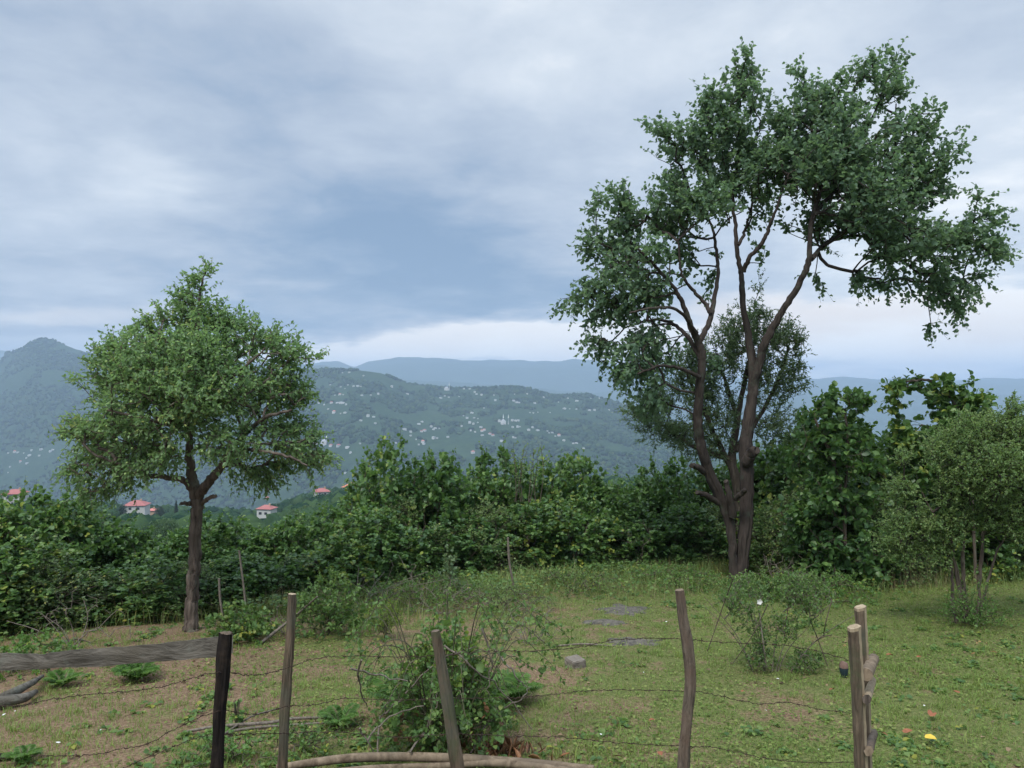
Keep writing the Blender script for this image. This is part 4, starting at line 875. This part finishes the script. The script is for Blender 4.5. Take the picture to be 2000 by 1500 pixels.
# ------------------------------------------------------------ things lying in the meadow
def lying(name, l, rpx, mat, label, cat, rough=.1, n=9, lift=0.0, group=None):
    """l: px, py and how high the point is above the ground; the distance follows from the ground"""
    pts = []
    for px, py, h in l:
        s = (py-750)/F; d = 5.0
        for _ in range(30): x = (px-1000)/F*d; z = gzf(x, d)+h; d = .5*d+.5*((CZ-z)/s)
        pts.append(P(px, py, d))
    pts = np.array(pts); dm = pts[:, 1].mean(); q = catmull(np.column_stack([pts, np.interp(np.linspace(0, 1, len(pts)), np.linspace(0, 1, len(rpx)), rpx)/F*dm]), 7)
    mb = MB(); tube(mb, q[:, :3], q[:, 3], n, rough, freq=3, seed=len(l)); o = build(mb, name, mat, None, tuple(q[len(q)//2, :3])); return tag(o, label, cat, group)
lying('long_pole', [(540, 1500, .05), (600, 1491, .07), (680, 1481, .09), (760, 1478, .09), (860, 1480, .09), (960, 1485, .07), (1060, 1492, .06), (1160, 1503, .05)], [7, 8, 9, 9, 8, 8], M['pole'], 'long bent peeled pole lying along the ground at the photo bottom', 'pole', .12)
lying('long_pole', [(650, 1507, .05), (740, 1500, .05), (860, 1496, .05), (960, 1490, .06), (1060, 1499, .05), (1140, 1510, .05)], [6, 7, 8, 7], M['pole'], 'shorter peeled pole lying just in front of the long bent one', 'pole', .12)
t = lying('old_log', [(-40, 1382, .06), (20, 1355, .08), (60, 1335, .09), (84, 1320, .05)], [9, 9, 7, 3], M['board'], 'hollow weathered log lying behind the wire at the photo edge', 'log', .3)
lying('old_log', [(-40, 1380, .05), (10, 1370, .06), (50, 1362, .06), (70, 1350, .05)], [11, 11, 9, 5], M['board'], 'lower half of the split weathered log at the photo edge', 'log', .3)
lying('dark_stick', [(-20, 1478, .02), (10, 1478, .03), (28, 1474, .02)], [6, 7, 4], M['char'], 'short dark stick in the brown soil below the old log', 'stick', .2)
for l, r_, lb in [([(360, 1430, .02), (430, 1418, .04), (520, 1412, .05), (570, 1404, .05), (640, 1401, .03)], [3, 3.5, 2.5], 'long crooked stick lying between the charred and the split post'),
              ([(400, 1440, .02), (470, 1425, .04), (540, 1418, .03), (640, 1411, .03)], [2.5, 3, 2], 'second crooked stick just below the longest one'),
              ([(395, 1462, .02), (470, 1412, .05), (500, 1396, .06), (560, 1380, .02)], [2, 2, 1.5], 'thin twig crossing the crooked sticks'),
              ([(510, 1255, .02), (545, 1228, .12), (580, 1200, .25), (620, 1165, .5)], [3, 3, 1.5], 'dead branch leaning out of the weeds beside the split post'),
              ([(1080, 1262, .01), (1140, 1258, .02), (1200, 1262, .01)], [1.5, 2, 1], 'thin dry twig behind the concrete block')]:
    lying('fallen_stick', l, r_, M['stick'], lb, 'stick', .2, 6)

def ground_pt(px, py, h=0):
    s = (py-750)/F; d = 6.0
    for _ in range(40): d = .5*d+.5*((CZ-gzf((px-1000)/F*d, d)-h)/s)
    return V((px-1000)/F*d, d, gzf((px-1000)/F*d, d))
# concrete block
c = ground_pt(1125, 1306); mb = MB(); bx = bpy.data.meshes.new('concrete_block')
import bmesh
bm = bmesh.new(); bmesh.ops.create_cube(bm, size=1)
for v_ in bm.verts: v_.co.x *= .145; v_.co.y *= .16; v_.co.z *= .09
bmesh.ops.subdivide_edges(bm, edges=bm.edges[:], cuts=3, use_grid_fill=True)
bmesh.ops.bevel(bm, geom=[e for e in bm.edges if e.calc_face_angle(0) > 1], offset=.008, segments=2, affect='EDGES')
for v_ in bm.verts: v_.co += __import__('mathutils').Vector(rng.normal(size=3)*.0022)
bm.to_mesh(bx); bm.free(); bx.materials.append(M['block'])
o = link('concrete_block', bx); o.location = (c[0], c[1]+.08, c[2]+.025); o.rotation_euler = (.03, -.04, .5); tag(o, 'small square concrete block half sunk in the meadow', 'block')
# short pot-like stub beside the gate
c = ground_pt(1648, 1322); t = thing('upturned_pot', c, 'small dark pot with a pinkish rim beside the gate posts', 'pot')
mb = MB(); tube(mb, [(0, 0, -.02), (0, 0, .02), (0, 0, .08), (0, 0, .085)], [.034, .033, .040, .036], 14, .05); build(mb, 'body', M['jar'], t)
mb = MB(); tube(mb, [(0, 0, .086), (0, 0, .12), (.005, 0, .135)], [.041, .037, .028], 14, .1); build(mb, 'rim', M['rimclay'], t)
# burnt patches
def patch(px, py, rx, ry, label):
    c = ground_pt(px, py); mb = MB(); th = np.linspace(0, 2*math.pi, 40, endpoint=False); rings = []
    for f_ in (0, .35, .7, .9, 1.08):
        k_ = 1+1.1*fbm(np.cos(th)*2.5+px, np.sin(th)*2.5+py, 4)
        x = c[0]+np.cos(th)*rx*f_*k_; y = c[1]+np.sin(th)*ry*f_*k_; z = gz(x, y)+.028*(1-f_**2)+.012*fbm(x*14, y*14, 2)*(f_ < 1)-.012*(f_ > 1)+.006
        rings.append(np.stack([x, y, z], -1))
    v = np.array(rings); m = len(rings); i = np.arange(m-1)[:, None]*40; j = np.arange(40)[None]; j2 = (j+1) % 40
    mb.add(v, np.stack([i+j, i+j2, i+40+j2, i+40+j], -1).reshape(-1, 4)); tag(build(mb, 'ash_patch', M['ash'], None, tuple(c)), label, 'ash')
patch(1218, 1192, .36, .30, 'dark ash patch on the grass, farthest of three'); patch(1180, 1216, .20, .12, 'small grey ash patch between the two larger ones'); patch(1240, 1254, .30, .14, 'dark ash patch crossed by the top barbed wire')
# fallen leaves and petals
def flat_leaf(px, py, size, mat, label, cat, name, group):
    c = ground_pt(px, py); mb = MB(); k_ = 1
    for q in range(k_):
        a = rng.uniform(0, 6.28); leaves(mb, (c+V(rng.normal()*size*.5, rng.normal()*size*.5, .05+.01*q))[None], V(math.cos(a), math.sin(a), .1)[None], V(.3*rng.normal(), .3*rng.normal(), 1)[None], size, size*.6, ROUND)
    tag(build(mb, name, mat, None, tuple(c)), label, cat, group)
for px, py, s in [(1625, 1361, .06), (1822, 1405, .10), (1270, 1416, .05), (1448, 1367, .04), (1796, 1292, .05), (1742, 1452, .07), (1295, 1490, .06), (1200, 1492, .07), (1470, 1300, .06), (1725, 1290, .07), (1880, 1365, .05), (1900, 1288, .06), (1935, 1284, .06), (1760, 1432, .09)]:
    flat_leaf(px, py, s, M['rust_leaf'], 'withered orange-brown leaf lying in the short grass', 'leaf', 'fallen_leaf', 'withered leaves on the meadow')
flat_leaf(1817, 1458, .075, M['yellow_leaf'], 'single bright yellow leaf lying on the grass', 'leaf', 'fallen_leaf', None)
for px, py, s in [(1514, 1337, .035), (1256, 1324, .02), (1173, 1449, .025), (1805, 1388, .03), (1495, 1401, .03), (1600, 1480, .02), (8, 1408, .04), (118, 1464, .04), (245, 1376, .025), (200, 1438, .02), (30, 1400, .02), (1297, 1223, .03)]:
    flat_leaf(px, py, s*.8, M['petal'], 'small white scrap lying on the ground', 'scrap', 'white_scrap', 'white scraps on the ground')

# ------------------------------------------------------------ plants
def fern(px, py, n, L, label, mat='fern', group=None):
    c = ground_pt(px, py); t = thing('fern', c, label, 'fern', group); mb = MB(); ms = MB()
    for q in range(n):
        a = q/n*6.28+rng.uniform(-.3, .3); l = L*rng.uniform(.7, 1.1); rise = rng.uniform(.5, 1.0)
        s = np.linspace(0, 1, 22)[:, None]; dv = V(math.cos(a), math.sin(a), 0); path = dv*(s*l*.75)+V(0, 0, 1)*(l*(rise+.35)*(s-.68*s**2))
        tube(ms, path, np.linspace(.003, .001, 22), 4)
        T = nrm(np.gradient(path, axis=0)); sd = nrm(np.cross(T, V(0, 0, 1))); up = np.cross(sd, T)
        pl = (l*.26*np.sin(np.clip(s[:, 0]*1.05+.12, 0, 1)*math.pi)**.8+.006)
        for sg in (-1, 1): leaves(mb, path[2:], (sd*sg+T*.45)[2:], up[2:], pl[2:], pl[2:]*.15+.003, OVAL)
    build(ms, 'stems', M['stem'], t); build(mb, 'fronds', M[mat], t); return t
fern(268, 1330, 16, .36, 'bushy green fern just below the board', 'fern'); fern(122, 1342, 11, .26, 'small fern to the side of the bushy one under the board', 'fern')
fern(665, 1420, 12, .26, 'feathery fern seedling between the sticks and the bramble', 'fern'); fern(45, 1492, 9, .2, 'tiny fern in the lower corner of the bare soil', 'fern')
fern(1003, 1370, 13, .40, 'pale fern spreading out of the far side of the bramble', 'fern'); fern(800, 1400, 14, .55, 'tall fern on the near side of the bramble', 'fern'); fern(930, 1400, 12, .6, 'tall fern in the middle of the bramble', 'fern')
clump('yellow_shrub', 752, 1250, 8.4, .24, .40, 'upright yellow-green shrub in the weeds behind the bramble', 'plant', 'lime', 150, .10, 8, .030, .014, up=1.2)
clump('seedling_bush', 640, 1250, 8.6, .42, .62, 'leafy green bush beside the thin split post', 'plant', 'bramble', 240, .15, 7, .055, .036, up=.8)
clump('green_weeds', 470, 1255, 8.4, .36, .34, 'low leafy weeds behind the charred post', 'plant', 'bramble', 150, .13, 7, .06, .045)
clump('green_weeds', 30, 1335, 7.2, .55, .24, 'low bright weeds under the board at the photo edge', 'plant', 'fern', 170, .10, 7, .045, .035)
clump('green_weeds', 450, 1500, 4.9, .34, .12, 'low weeds between the feet of the charred and split posts', 'plant', 'fern', 90, .08, 6, .03, .022)
clump('green_weeds', 600, 1470, 5.1, .25, .10, 'low weeds beside the foot of the split post', 'plant', 'bramble', 80, .08, 6, .03, .022)

# bramble tangle with sticks behind the leaning post
c = ground_pt(870, 1462); br = thing('bramble', c, 'big tangled bramble mound with dead canes behind the leaning post', 'bush')
D0 = c[1]
def dome_pts(n, w, h, ylow=0.0, sh=.4):
    g = nrm(rng.normal(size=(n, 3)))*rng.random((n, 1))**sh; g[:, 2] = np.abs(g[:, 2]); return g*V(w, w*.75, h)+V(0, 0, .05+ylow)
p = dome_pts(1500, .47, .80); p = p[vnoise3((p+c)*5) > .40][:520]; p[:, 0] *= 1-.35*np.clip(p[:, 2]/.86, 0, 1)
ms = MB(); st = []
for q in range(14):
    a = rng.uniform(0, 6.28); e = V(math.cos(a)*rng.uniform(.2, .6), math.sin(a)*rng.uniform(.2, .5), rng.uniform(.2, .8)); path = catmull([V(math.cos(a)*.1, math.sin(a)*.1, -.05), e*.5+V(0, 0, .25), e, e*V(1.3, 1.3, .7)], 5); tube(ms, path, np.linspace(.006, .002, len(path)), 5); st.append(path)
nodes, par, ends, Mn = grow(np.vstack(st), p, .3, .15); twigs(ms, nodes, par, ends, Mn, .0014, 4, .005); B = nodes[ends]
ml = MB(); shoots(ml, ms, B, B*V(1, 1, .5)+V(0, 0, .2)+rng.normal(size=B.shape)*.25, rng.uniform(.07, .18, len(B)), 6, .042, .030, OVAL, .3, r=.0015)
big = B[rng.choice(len(B), 60)]; shoots(ml, ms, big, rng.normal(size=big.shape)+V(0, -.6, 0), .08, 3, .085, .075, ROUND, .3, r=.002)
for q in range(26):
    a = rng.uniform(0, 6.28); rr = rng.uniform(.45, .85); e = V(math.cos(a)*rr, math.sin(a)*rr*.7, rng.uniform(.35, 1.0)); path = catmull([e*.25, e*V(.7, .7, 1.0)+V(0, 0, .08), e, e*V(1.18, 1.18, .82)], 5); tube(ms, path, np.linspace(.004, .0015, len(path)), 4)
    Bq = path[6:]; shoots(ml, ms, Bq, rng.normal(size=Bq.shape)+V(0, 0, .3), .07, 4, .038, .026, OVAL, .3, r=.0012)
build(ms, 'canes', M['stem'], br); build(ml, 'foliage', M['bramble'], br)
ml = MB(); tp = B[np.argsort(-B[:, 2])[:150]]; tp = tp[rng.choice(len(tp), 55, False)]; shoots(ml, None, tp, V(0, 0, 1)+rng.normal(size=tp.shape)*.5, .12, 7, .042, .032, OVAL, .2); build(ml, 'young_leaves', M['lime'], br)
mb = MB()
for l in [[(750, 1395), (800, 1345), (860, 1290), (930, 1262)], [(868, 1262), (920, 1300), (975, 1345), (1040, 1425)], [(700, 1290), (705, 1350), (715, 1380)], [(690, 1308), (740, 1320), (800, 1330)], [(790, 1475), (830, 1430), (855, 1370), (840, 1330)],
          [(800, 1470), (850, 1400), (900, 1350)], [(920, 1470), (960, 1400), (1010, 1370), (1035, 1345)], [(960, 1260), (1000, 1310), (1030, 1345)], [(720, 1445), (760, 1400), (830, 1380)], [(700, 1420), (740, 1480)], [(940, 1230), (960, 1290), (950, 1350)], [(735, 1480), (745, 1400), (770, 1350)]]:
    pts = [P(a, b, D0-.25+rng.normal()*.12) for a, b in l]; path = catmull(np.array(pts), 5)+rng.normal(size=(len(l)*5-4, 3))*.006; tube(mb, path-c, np.linspace(.0075, .003, len(path)), 5, .2)
build(mb, 'dead_canes', M['stick'], br)
ml = MB(); q_ = dome_pts(26, .4, .75); shoots(ml, None, q_, V(0, 0, -1)+rng.normal(size=q_.shape)*.5, .1, 5, .045, .03, OVAL, .3); build(ml, 'withered_leaves', M['deadleaf'], br)
c2 = ground_pt(985, 1478); t = thing('withered_fern', c2, 'rust-brown withered tuft beside the foot of the bramble', 'plant'); mb = MB(); q_ = rng.normal(size=(120, 3))*V(.1, .06, .0)+V(0, 0, .02); leaves(mb, q_, rng.normal(size=(120, 3))*.6+V(0, 0, .5), rng.normal(size=(120, 3)), .10, .012); build(mb, 'withered_leaves', M['deadleaf'], t)

# rose bush with leaning stakes below the pear tree
c = ground_pt(1500, 1312); D0 = c[1]; rb = thing('rose_bush', c, 'thin rose bush held by leaning stakes in front of the two-stemmed tree', 'bush')
att_ = in_blobs([(1470, 1140, 40, 24), (1540, 1135, 44, 26), (1600, 1160, 34, 22), (1480, 1180, 60, 30), (1560, 1180, 50, 34), (1430, 1165, 36, 20), (1510, 1230, 60, 30), (1500, 1280, 56, 28), (1560, 1290, 46, 22)], D0, 620, .9, thr=.38, nscale=5)-c
ms = MB(); st = []
for q in range(8):
    a = rng.uniform(0, 6.28); e = V(rng.normal()*.25, rng.normal()*.15, rng.uniform(.4, .85)); path = catmull([V(e[0]*.2, 0, -.05), e*.5, e], 5); tube(ms, path, np.linspace(.006, .002, len(path)), 5); st.append(path)
nodes, par, ends, Mn = grow(np.vstack(st), att_, .25, .15); twigs(ms, nodes, par, ends, Mn, .0013, 4, .005); B = nodes[ends]
ml = MB(); shoots(ml, ms, B, rng.normal(size=B.shape)+V(0, 0, .5), .13, 7, .030, .020, OVAL, .2, spread=1, r=.0012)
build(ms, 'canes', M['stick'], rb); build(ml, 'foliage', M['bramble'], rb)
for l in [[(1432, 1130), (1410, 1190), (1382, 1272)], [(1500, 1180), (1470, 1240), (1432, 1295)], [(1562, 1168), (1590, 1230), (1617, 1302)], [(1483, 1190), (1490, 1250), (1497, 1302)], [(1625, 1170), (1612, 1220), (1608, 1245)], [(1585, 1258), (1605, 1245), (1625, 1240)], [(1540, 1180), (1530, 1250)]]:
    mb = MB(); pts = np.array([P(a, b, D0-.1+rng.normal()*.1) for a, b in l]); path = catmull(pts, 6); tube(mb, path-c, np.linspace(.0055, .004, len(path)), 6, .15); build(mb, 'stake', M['twig'] if l[0][0] != 1483 else M['stick'], rb)
c = P(1483, 1175, D0-.35); mb = MB(); a = np.linspace(0, 2*math.pi, 5, endpoint=False)
leaves(mb, np.repeat(V(0, 0, 0)[None], 5, 0), np.stack([np.cos(a), np.full(5, -.5), np.sin(a)], -1), np.tile(V(0, -1, 0), (5, 1)), .028, .030, ROUND); tag(build(mb, 'bindweed_flower', M['petal'], None), 'single white bindweed flower high on the rose bush', 'flower').location = c

clump('scrub_clump', 1490, 1185, 11.2, .6, .20, 'scrubby green growth round the foot of the two dark stems', 'plant', 'bramble', 330, .16, 7, .045, .03)
clump('scrub_clump', 1590, 1180, 11.0, .8, .30, 'leafy scrub just past the foot of the two dark stems', 'plant', 'fern', 330, .16, 7, .045, .03)
clump('scrub_clump', 1320, 1165, 12.0, .8, .24, 'weedy mound between the dead twigs and the two-stemmed tree', 'plant', 'fern', 300, .16, 7, .04, .026)
clump('scrub_clump', 1130, 1185, 11.6, .8, .26, 'weedy mound on the bank behind the slim bare pole', 'plant', 'bramble', 260, .14, 7, .035, .024)
clump('scrub_clump', 830, 1200, 10.6, .8, .36, 'grassy weeds behind the yellow-green shrub', 'plant', 'fern', 260, .16, 8, .04, .016)
clump('scrub_clump', 980, 1215, 10.2, .7, .30, 'pale weeds in the middle of the grassy bank', 'plant', 'feather', 260, .16, 8, .035, .014)
# bare twig tangles
def dead_bush(px, py, w, h, n0, label, lean=0.0, mat='stick'):
    n = int(n0*1.8); c = ground_pt(px, py); t = thing('dead_branches', c, label, 'branches'); ms = MB(); st = []
    for q in range(6):
        e = V(rng.normal()*w*.5+lean*h, rng.normal()*w*.3, h*rng.uniform(.4, .8)); path = catmull([V(e[0]*.1, 0, -.03), e*.5+rng.normal(size=3)*.04, e], 5); tube(ms, path, np.linspace(.006, .003, len(path)), 5, .1); st.append(path)
    g = nrm(rng.normal(size=(n, 3)))*rng.random((n, 1))**.4; g[:, 2] = np.abs(g[:, 2]); p = g*V(w, w*.5, h)+V(0, 0, .05); p[:, 0] += p[:, 2]*lean
    nodes, par, ends, Mn = grow(np.vstack(st), p, .25, .2); twigs(ms, nodes, par, ends, Mn, .0022, 4, .0055); build(ms, 'twigs', M[mat], t)
dead_bush(1240, 1120, .55, 1.0, 60, 'grey tangle of dead twigs before the hedge, near the two-stemmed tree'); dead_bush(700, 1195, .8, .75, 50, 'bare fallen branches against the dark hedge behind the seedling bush', .6)
dead_bush(1520, 1150, .5, .6, 60, 'brown dead twigs beside the two-stemmed tree'); dead_bush(1035, 1260, .4, .55, 70, 'thin dry weed stalks on the grassy bank'); dead_bush(880, 1200, .7, .5, 60, 'dry brushwood along the foot of the middle hedge')
dead_bush(150, 1268, .6, .6, 40, 'dead twigs sticking up behind the board'); dead_bush(560, 1240, .4, .3, 30, 'brown twigs in the weeds by the split post')
for l, d, r_, m_, lb in [([(467, 1075), (474, 1130), (478, 1165), (481, 1205)], 8.8, 2.0, 'stick', 'pale thin upright stake beside the plum tree'), ([(428, 1130), (430, 1170), (436, 1215)], 8.6, 2.2, 'stick', 'very thin stake with a few leaves near the plum trunk'),
                  ([(992, 1050), (995, 1100), (1003, 1145)], 11.3, 2.3, 'stick', 'slim bare pole standing at the middle of the hedge')]:
    pts = px_path(l, d); pts = np.vstack([pts, [pts[-1][0], pts[-1][1], gzf(pts[-1][0], d)-.1]]); mb = MB(); path = catmull(pts, 5); tube(mb, path, r_/F*d, 7, .1); tag(build(mb, 'stake', M[m_], None, tuple(pts[-1])), lb, 'stake')
clump('white_sapling', 880, 1165, 10.9, .18, .75, 'pale-leaved sapling standing out against the dark hedge', 'plant', 'willow', 60, .16, 6, .06, .045, up=1.0)
clump('small_seedling', 462, 1440, 5.5, .05, .26, 'tiny bright green seedling between the charred and split posts', 'plant', 'fern', 9, .06, 4, .05, .035, up=1.0)

# undergrowth between hedge and meadow: uncountable
def blades(name, n, region, h0, h1, w_, mat, label, dens=None, lean=.45):
    x, y = region(n); 
    if dens is not None: k_ = rng.random(len(x)) < dens(x, y); x = x[k_]; y = y[k_]
    n = len(x); z = gz(x, y); h = rng.uniform(h0, h1, n)*rng.uniform(.6, 1.1, n); a = rng.uniform(0, 6.28, n); ln_ = rng.uniform(.1, 1, n)*lean*h*1.3
    b = np.stack([x, y, z-.005], -1); s = np.stack([-np.sin(a), np.cos(a), 0*a], -1)*(w_*rng.uniform(.6, 1.3, n))[:, None]; dv = np.stack([np.cos(a), np.sin(a), 0*a], -1)*ln_[:, None]; up = np.stack([0*h, 0*h, h], -1)
    v = np.stack([b-s*.5, b+s*.5, b+dv*.35+up*.55+s*.42, b+dv*.35+up*.55-s*.42, b+dv+up*rng.uniform(.75, 1, n)[:, None]], 1)
    i = np.arange(n)[:, None]*5; mb = MB(); r_ = np.repeat(rng.random(n), 5)
    mb.add(v, i+np.array([[0, 1, 2, 3]]), r_); mb.f[-1] = mb.f[-1]; mb.v.append(v.reshape(-1, 3)); mb.r.append(r_); mb.f.append(i+np.array([[3, 2, 4]])+mb.n); mb.m.append(np.zeros(n, int)); mb.n += len(v)*5
    return tag(build(mb, name, M[mat]), label, None, None, 'stuff')
M['grass'] = leafmat('grass_blade', (.072, .120, .028), (.135, .205, .048), (.255, .290, .095), .38, .6, spec=.2)
M['bankgrass'] = leafmat('bank_grass', (.060, .105, .030), (.125, .185, .055), (.270, .280, .125), .38, .6, spec=.2)
M['drygrass'] = leafmat('dry_grass', (.16, .13, .07), (.24, .20, .11), (.33, .29, .18), .3, .7, spec=.1)
def meadow(n):
    y = 4.3+(15.5-4.3)*rng.random(n)**1.25; u = rng.uniform(-.78, .78, n); return u*y, y
def dn_grass(x, y): return np.clip(.44+.05*x+1.3*fbm(x*.8, y*.8, 4)+.55*fbm(x*3, y*3, 3), .05, 1)*(y < edge(x/y)+.5)
blades('meadow_grass', 260000, meadow, .015, .045, .0032, 'grass', 'short green grass of the meadow', dn_grass, .9)
blades('dry_grass', 42000, meadow, .01, .035, .0026, 'drygrass', 'short dry grass stalks among the green', lambda x, y: np.clip(.75-.06*x+.6*fbm(x, y, 3), .1, 1)*(y < edge(x/y)+.5), 1.6)
def bank(n):
    px = rng.uniform(-40, 2040, n); u = (px-1000)/F; e = edge(u); w0 = np.interp(px, [0, 500, 700, 900, 1300, 1500, 2000], [.5, .8, 2.4, 3.2, 3.0, 1.6, 1.2])
    y = e+.1-np.abs(rng.normal(0, .5, n))*w0; return u*y, y
blades('tall_grass', 85000, bank, .09, .36, .0065, 'bankgrass', 'tall rough grass along the foot of the hedge', lambda x, y: np.interp(x/y, [-.7, -.3, -.2, .25, .32, .6], [.10, .3, 1, 1, .4, .35])*np.clip(.5+1.1*fbm(x*1.3, y*1.3, 3), .03, 1), .7)
blades('straw', 15000, bank, .12, .5, .004, 'drygrass', 'dry straw standing in the tall grass', lambda x, y: np.clip(.3+1.2*fbm(x*1.1+9, y*1.1, 3), 0, 1), .5)
def ground_leaves(name, n, region, s0, s1, hgt, mat, label, dens):
    x, y = region(n); k_ = rng.random(len(x)) < dens(x, y); x = x[k_]; y = y[k_]; n = len(x); p = np.stack([x, y, gz(x, y)+rng.uniform(.2, 1, n)*hgt], -1)
    a = rng.uniform(0, 6.28, n); mb = MB(); s = rng.uniform(s0, s1, n); leaves(mb, p, np.stack([np.cos(a), np.sin(a), rng.normal(0, .25, n)], -1), V(0, 0, 1)+rng.normal(size=(n, 3))*.35, s, s*.75, OVAL); return tag(build(mb, name, M[mat]), label, None, None, 'stuff')
def tufts(n):
    k_ = n//22; x, y = meadow(k_); x = np.repeat(x, 22); y = np.repeat(y, 22); return x+rng.normal(0, .03, len(x)), y+rng.normal(0, .03, len(x))
blades('grass_tufts', 120000, tufts, .03, .09, .0045, 'grass', 'small tufts of taller grass in the meadow', lambda x, y: np.clip(.45+.05*x+1.3*fbm(x*.6+3, y*.6, 3), .06, 1)*(y < edge(x/y)+.3), .9)
ground_leaves('clover', 90000, meadow, .012, .034, .03, 'grass', 'small clover leaves spread through the meadow', lambda x, y: np.clip(.35+.07*x+1.0*fbm(x*1.2+4, y*1.2, 4), .02, 1)*(y < edge(x/y)+.3))
ground_leaves('leaf_litter', 5200, meadow, .018, .045, .012, 'litter', 'scattered dead brown leaf litter in the meadow', lambda x, y: np.clip(.3+1.6*fbm(x*.7+8, y*.7+1, 3), .03, 1)*(y < edge(x/y)+.3))
ground_leaves('broad_weeds', 26000, tufts, .025, .055, .03, 'bramble', 'broad-leaved low weeds in the meadow', lambda x, y: np.clip(.25+1.6*fbm(x*.8+21, y*.8, 3), .0, 1)*(y < edge(x/y)+.3))
ground_leaves('undergrowth', 60000, bank, .03, .07, .26, 'bramble', 'leafy weeds in the shade of the hedge', lambda x, y: np.clip(.4+1.4*fbm(x*.9+2, y*.9+5, 3)-.25*np.clip(edge(x/y)-1.6-y, 0, 3), 0, 1))

# ------------------------------------------------------------ haze: the damp air of the valley
hz = MB(); zb = -330; box(hz, -17000, 17000, -600, 11400, zb-60, 284)
ho = build(hz, 'haze', [], None, None, False); tag(ho, kind='stuff')
m, t = newmat('haze_air'); pv = mk(t, 'ShaderNodeVolumePrincipled', ins={'Color': (.58, .73, .95, 1), 'Density': HAZE_DENSITY, 'Anisotropy': .1})
t.links.new(pv.outputs[0], mk(t, 'ShaderNodeOutputMaterial').inputs['Volume'])
try: m.cycles.homogeneous_volume = True
except Exception: pass
ho.data.materials.append(m)
